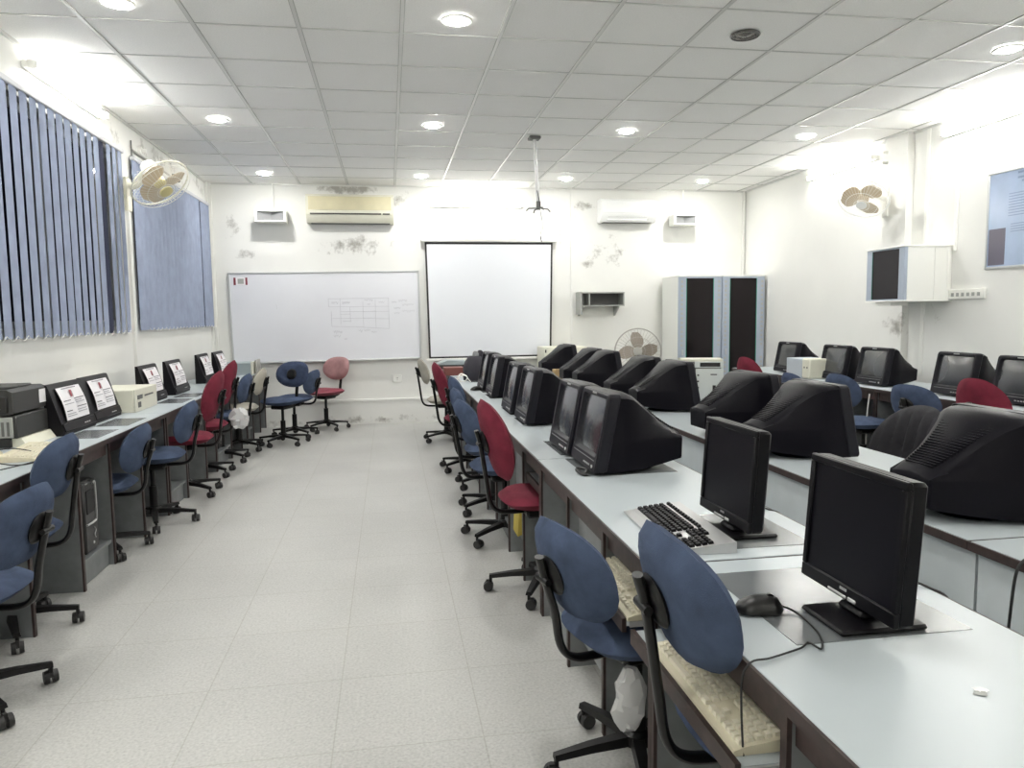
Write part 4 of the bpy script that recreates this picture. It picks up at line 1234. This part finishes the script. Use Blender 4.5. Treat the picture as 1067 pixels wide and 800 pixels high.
tw2 = copy_tree(tw); place(tw2, (-1.69, 7.60, .149), math.radians(90), 'black computer tower in the far left desk bay')

# plastic bag on the left red chair
def make_bag(name, label, loc, sx, sy, sz, m_, seed):
    random.seed(seed); b_ = mb(m_); rings = []
    for i in range(7):
        v = i/6; r = math.sin(PI*(.12+.8*v))**.7
        ring = []
        for k in range(14):
            a = 2*PI*k/14; q = 1+random.uniform(-.22, .22)
            ring.append((sx*r*q*math.cos(a), sy*r*q*math.sin(a), sz*v+random.uniform(-.01, .01)))
        rings.append(ring)
    b_.loft(rings); return tag(b_.build(name, loc=loc, ang=25), label, 'plastic bag')
make_bag('plastic_bag', 'crumpled white plastic bag hanging behind the left red chairs', (-1.27, 6.52, .50), .08, .07, .17, 'clear_bag', 4)
make_bag('plastic_bag', 'white plastic wrap hanging below the seat of the second aisle chair', (.66, 1.98, .22), .05, .04, .18, 'clear_bag', 9)
make_bag('plastic_bag', 'scrunched white plastic beside the open tower on the blue chair', (3.0, 6.55, .515), .07, .08, .14, 'foam_white', 11)

# ------------------------------------------------------------------ things at the far end and on the right
t = thing('open_tower', 'open white computer tower with its side off, standing on a blue chair', 'computer', (2.97, 6.80, .512), math.radians(-20))
w, h, d_ = .20, .46, .40
mb('pc_side').box(-.20, .22, 0, .02, h-.02, h).box(-.20, .22, 0, .30, h-.02, h).box(-.20, -.18, 0, .3, 0, h).build('chassis', t)
mb('pc_white').box(-.04, .22, -.012, .0, 0, h-.09, .003).box(-.20, .22, .29, .30, 0, h).box(.205, .22, 0, .3, 0, h).build('panel', t)
mb('pc_white').box(-.20, .22, 0, .29, 0, .015).build('floor_plate', t)
mb('dark_in').box(-.17, .20, .02, .28, .02, h-.03).build('interior', t)
mb('pc_white').box(-.05, .22, -.01, .0, h-.08, h-.02).build('drive_cage', t)
b_ = mb('printer_black').box(0, .19, -.013, -.009, h-.07, h-.03)
for k in range(5): b_.box(-.025, -.008, -.016, -.011, .06+.06*k, .075+.06*k)
b_.box(.12, .15, -.016, -.011, .12, .21); b_.box(.10, .16, -.016, -.011, h-.15, h-.14)
b_.build('openings', t)
t = thing('white_case', 'blue-grey and cream computer case between the right wall monitors', 'computer case', (4.2, 6.90, TOPZ+.001))
mb('pc_bluegrey').box(-.06, .22, .06, .36, 0, .19, .004).build('casing', t)
mb('cream').box(-.07, .2, -.10, .05, 0, .20, .012).build('cream_panel', t)
mb('dark_in').cyl((-.072, -.05, .11), (-.069, -.05, .11), .01).cyl((-.072, 0, .11), (-.069, 0, .11), .01).build('sockets', t)
cable('wall_cable', 'white cable tail lying on the right wall desk edge', [(4.2, 5.62, .757), (4.16, 5.58, .76), (4.18, 5.52, .757), (4.22, 5.55, .762), (4.2, 5.60, .757)], .007, 'cable_white')
cable('floor_cable', 'pale cable hanging beside the right wall desk panel', [(4.125, 5.85, .70), (4.10, 5.84, .5), (4.11, 5.86, .25), (4.08, 5.85, .02)], .006, 'cable_white')

# far end of the aisle row
t = thing('shoulder_bag', 'dark bag standing at the far end of the aisle row', 'bag', (.86, 7.75, TOPZ+.001))
rings = []
random.seed(2)
for i in range(8):
    v = i/7; r = (.92+.14*math.sin(PI*v*.9))*(1-.38*v**4)
    rings.append([(.105*r*math.copysign(abs(math.cos(2*PI*k/16))**.55, math.cos(2*PI*k/16))*(1+random.uniform(-.07, .07))+.02*v, .13*r*math.copysign(abs(math.sin(2*PI*k/16))**.55, math.sin(2*PI*k/16))*(1+random.uniform(-.07, .07)), .25*v) for k in range(16)])
mb('bag_black').loft(rings).build('body', t, ang=60)
mb('speaker_grey').box(-.05, .06, -.04, .06, .22, .30, .015, T=Ry(.2)).build('grey_pouch', t)
mb('bag_black').box(.05, .11, -.05, .07, .20, .31, .02).build('side_pocket', t)
t = thing('brown_box', 'dark red-brown box at the far end of the aisle row', 'box', (.70, 8.45, TOPZ+.001))
mb('brown_box').box(-.10, .12, -.1, .12, 0, .09, .004).build('box', t)
t = thing('tray_device', 'grey flat device with a rounded lid at the end of the aisle row', 'device', (.68, 9.02, TOPZ+.001))
mb('grey_blue').prism([(-.16, 0), (.22, 0), (.22, .13), (.0, .14), (-.12, .10), (-.16, .05)], -.15, .15, 'y').build('body', t)
mb('printer_grey').box(-.12, .2, -.156, -.149, .04, .09).build('slot', t)
cable('white_cable_coil', 'white cable coil at the far end of the aisle row', [(.70, 7.45, .76), (.66, 7.40, .80), (.70, 7.38, .845), (.76, 7.40, .81), (.74, 7.44, .765), (.68, 7.40, .78), (.68, 7.36, .82), (.74, 7.36, .83), (.77, 7.4, .79), (.80, 7.45, .757)], .006, 'cable_white')
t = thing('white_bowl', 'rounded white device top between the far aisle monitors', 'device', (1.30, 5.55, TOPZ+.0))
t.location = (1.12, 5.75, TOPZ+.001)
mb('foam_white').lathe([(.09, 0), (.10, .02), (.10, .17), (.09, .21), (.05, .235), (.01, .24)], 24).build('body', t, ang=60)
t = thing('cardboard_box', 'small brown cardboard box behind the far aisle monitors', 'box', (1.10, 5.35, TOPZ+.001))
t.location = (1.74, 7.45, TOPZ+.001)
mb('cardboard').box(-.08, .06, -.06, .06, 0, .11, .002).build('carton', t)
mb('cardboard').box(-.08, .06, -.06, -.002, .11, .113).build('flap', t)
# yellow foam strip hanging from blue chair R4 / desk bay
t = tag(mb('yellow_foam').prism([(.0, 0), (.05, .02), (.07, .16), (.01, .17)], 0, .16, 'y').build('yellow_sack', loc=(.70, 4.12, .149)), 'yellow sack in the desk bay behind the tall red chair', 'sack')
t = tag(mb('white_plastic').box(-.05, .05, -.05, .05, 0, .03, .006).build('power_adapter', loc=(1.72, 3.35, TOPZ+.001)), 'small white adapter on the second row desk edge', 'adapter')

# ------------------------------------------------------------------ world, camera, view
wd = bpy.data.worlds.new('World'); sc.world = wd; wd.use_nodes = True
wd.node_tree.nodes['Background'].inputs[0].default_value = (.02, .025, .04, 1)
wd.node_tree.nodes['Background'].inputs[1].default_value = .3

F, YAW, PITCH, ROLL, HC = 773.077, .1629045, .0921404, -.0123357, 1.42
cy_, sy_, cp_, sp_ = math.cos(YAW), math.sin(YAW), math.cos(PITCH), math.sin(PITCH)
fw = Vector((sy_*cp_, cy_*cp_, -sp_)); rt = Vector((cy_, -sy_, 0)); up = rt.cross(fw)
c_, s_ = math.cos(ROLL), math.sin(ROLL)
r2 = rt*c_ + up*s_; u2 = up*c_ - rt*s_
cam = bpy.data.cameras.new('camera'); co = bpy.data.objects.new('camera', cam); COL.objects.link(co)
m4 = Matrix((r2, u2, -fw)).transposed().to_4x4(); m4.translation = Vector((0, 0, HC)); co.matrix_world = m4
cam.sensor_fit = 'HORIZONTAL'; cam.sensor_width = 36; cam.lens = F/1067*36
cam.clip_start = .05
sc.camera = co
vs_ = sc.view_settings
vs_.view_transform = 'Standard'; vs_.look = 'None'; vs_.gamma = 1; vs_.exposure = 1.0; vs_.use_curve_mapping = False
sc.cycles.use_denoising = True
sc.cycles.max_bounces = 10; sc.cycles.diffuse_bounces = 8
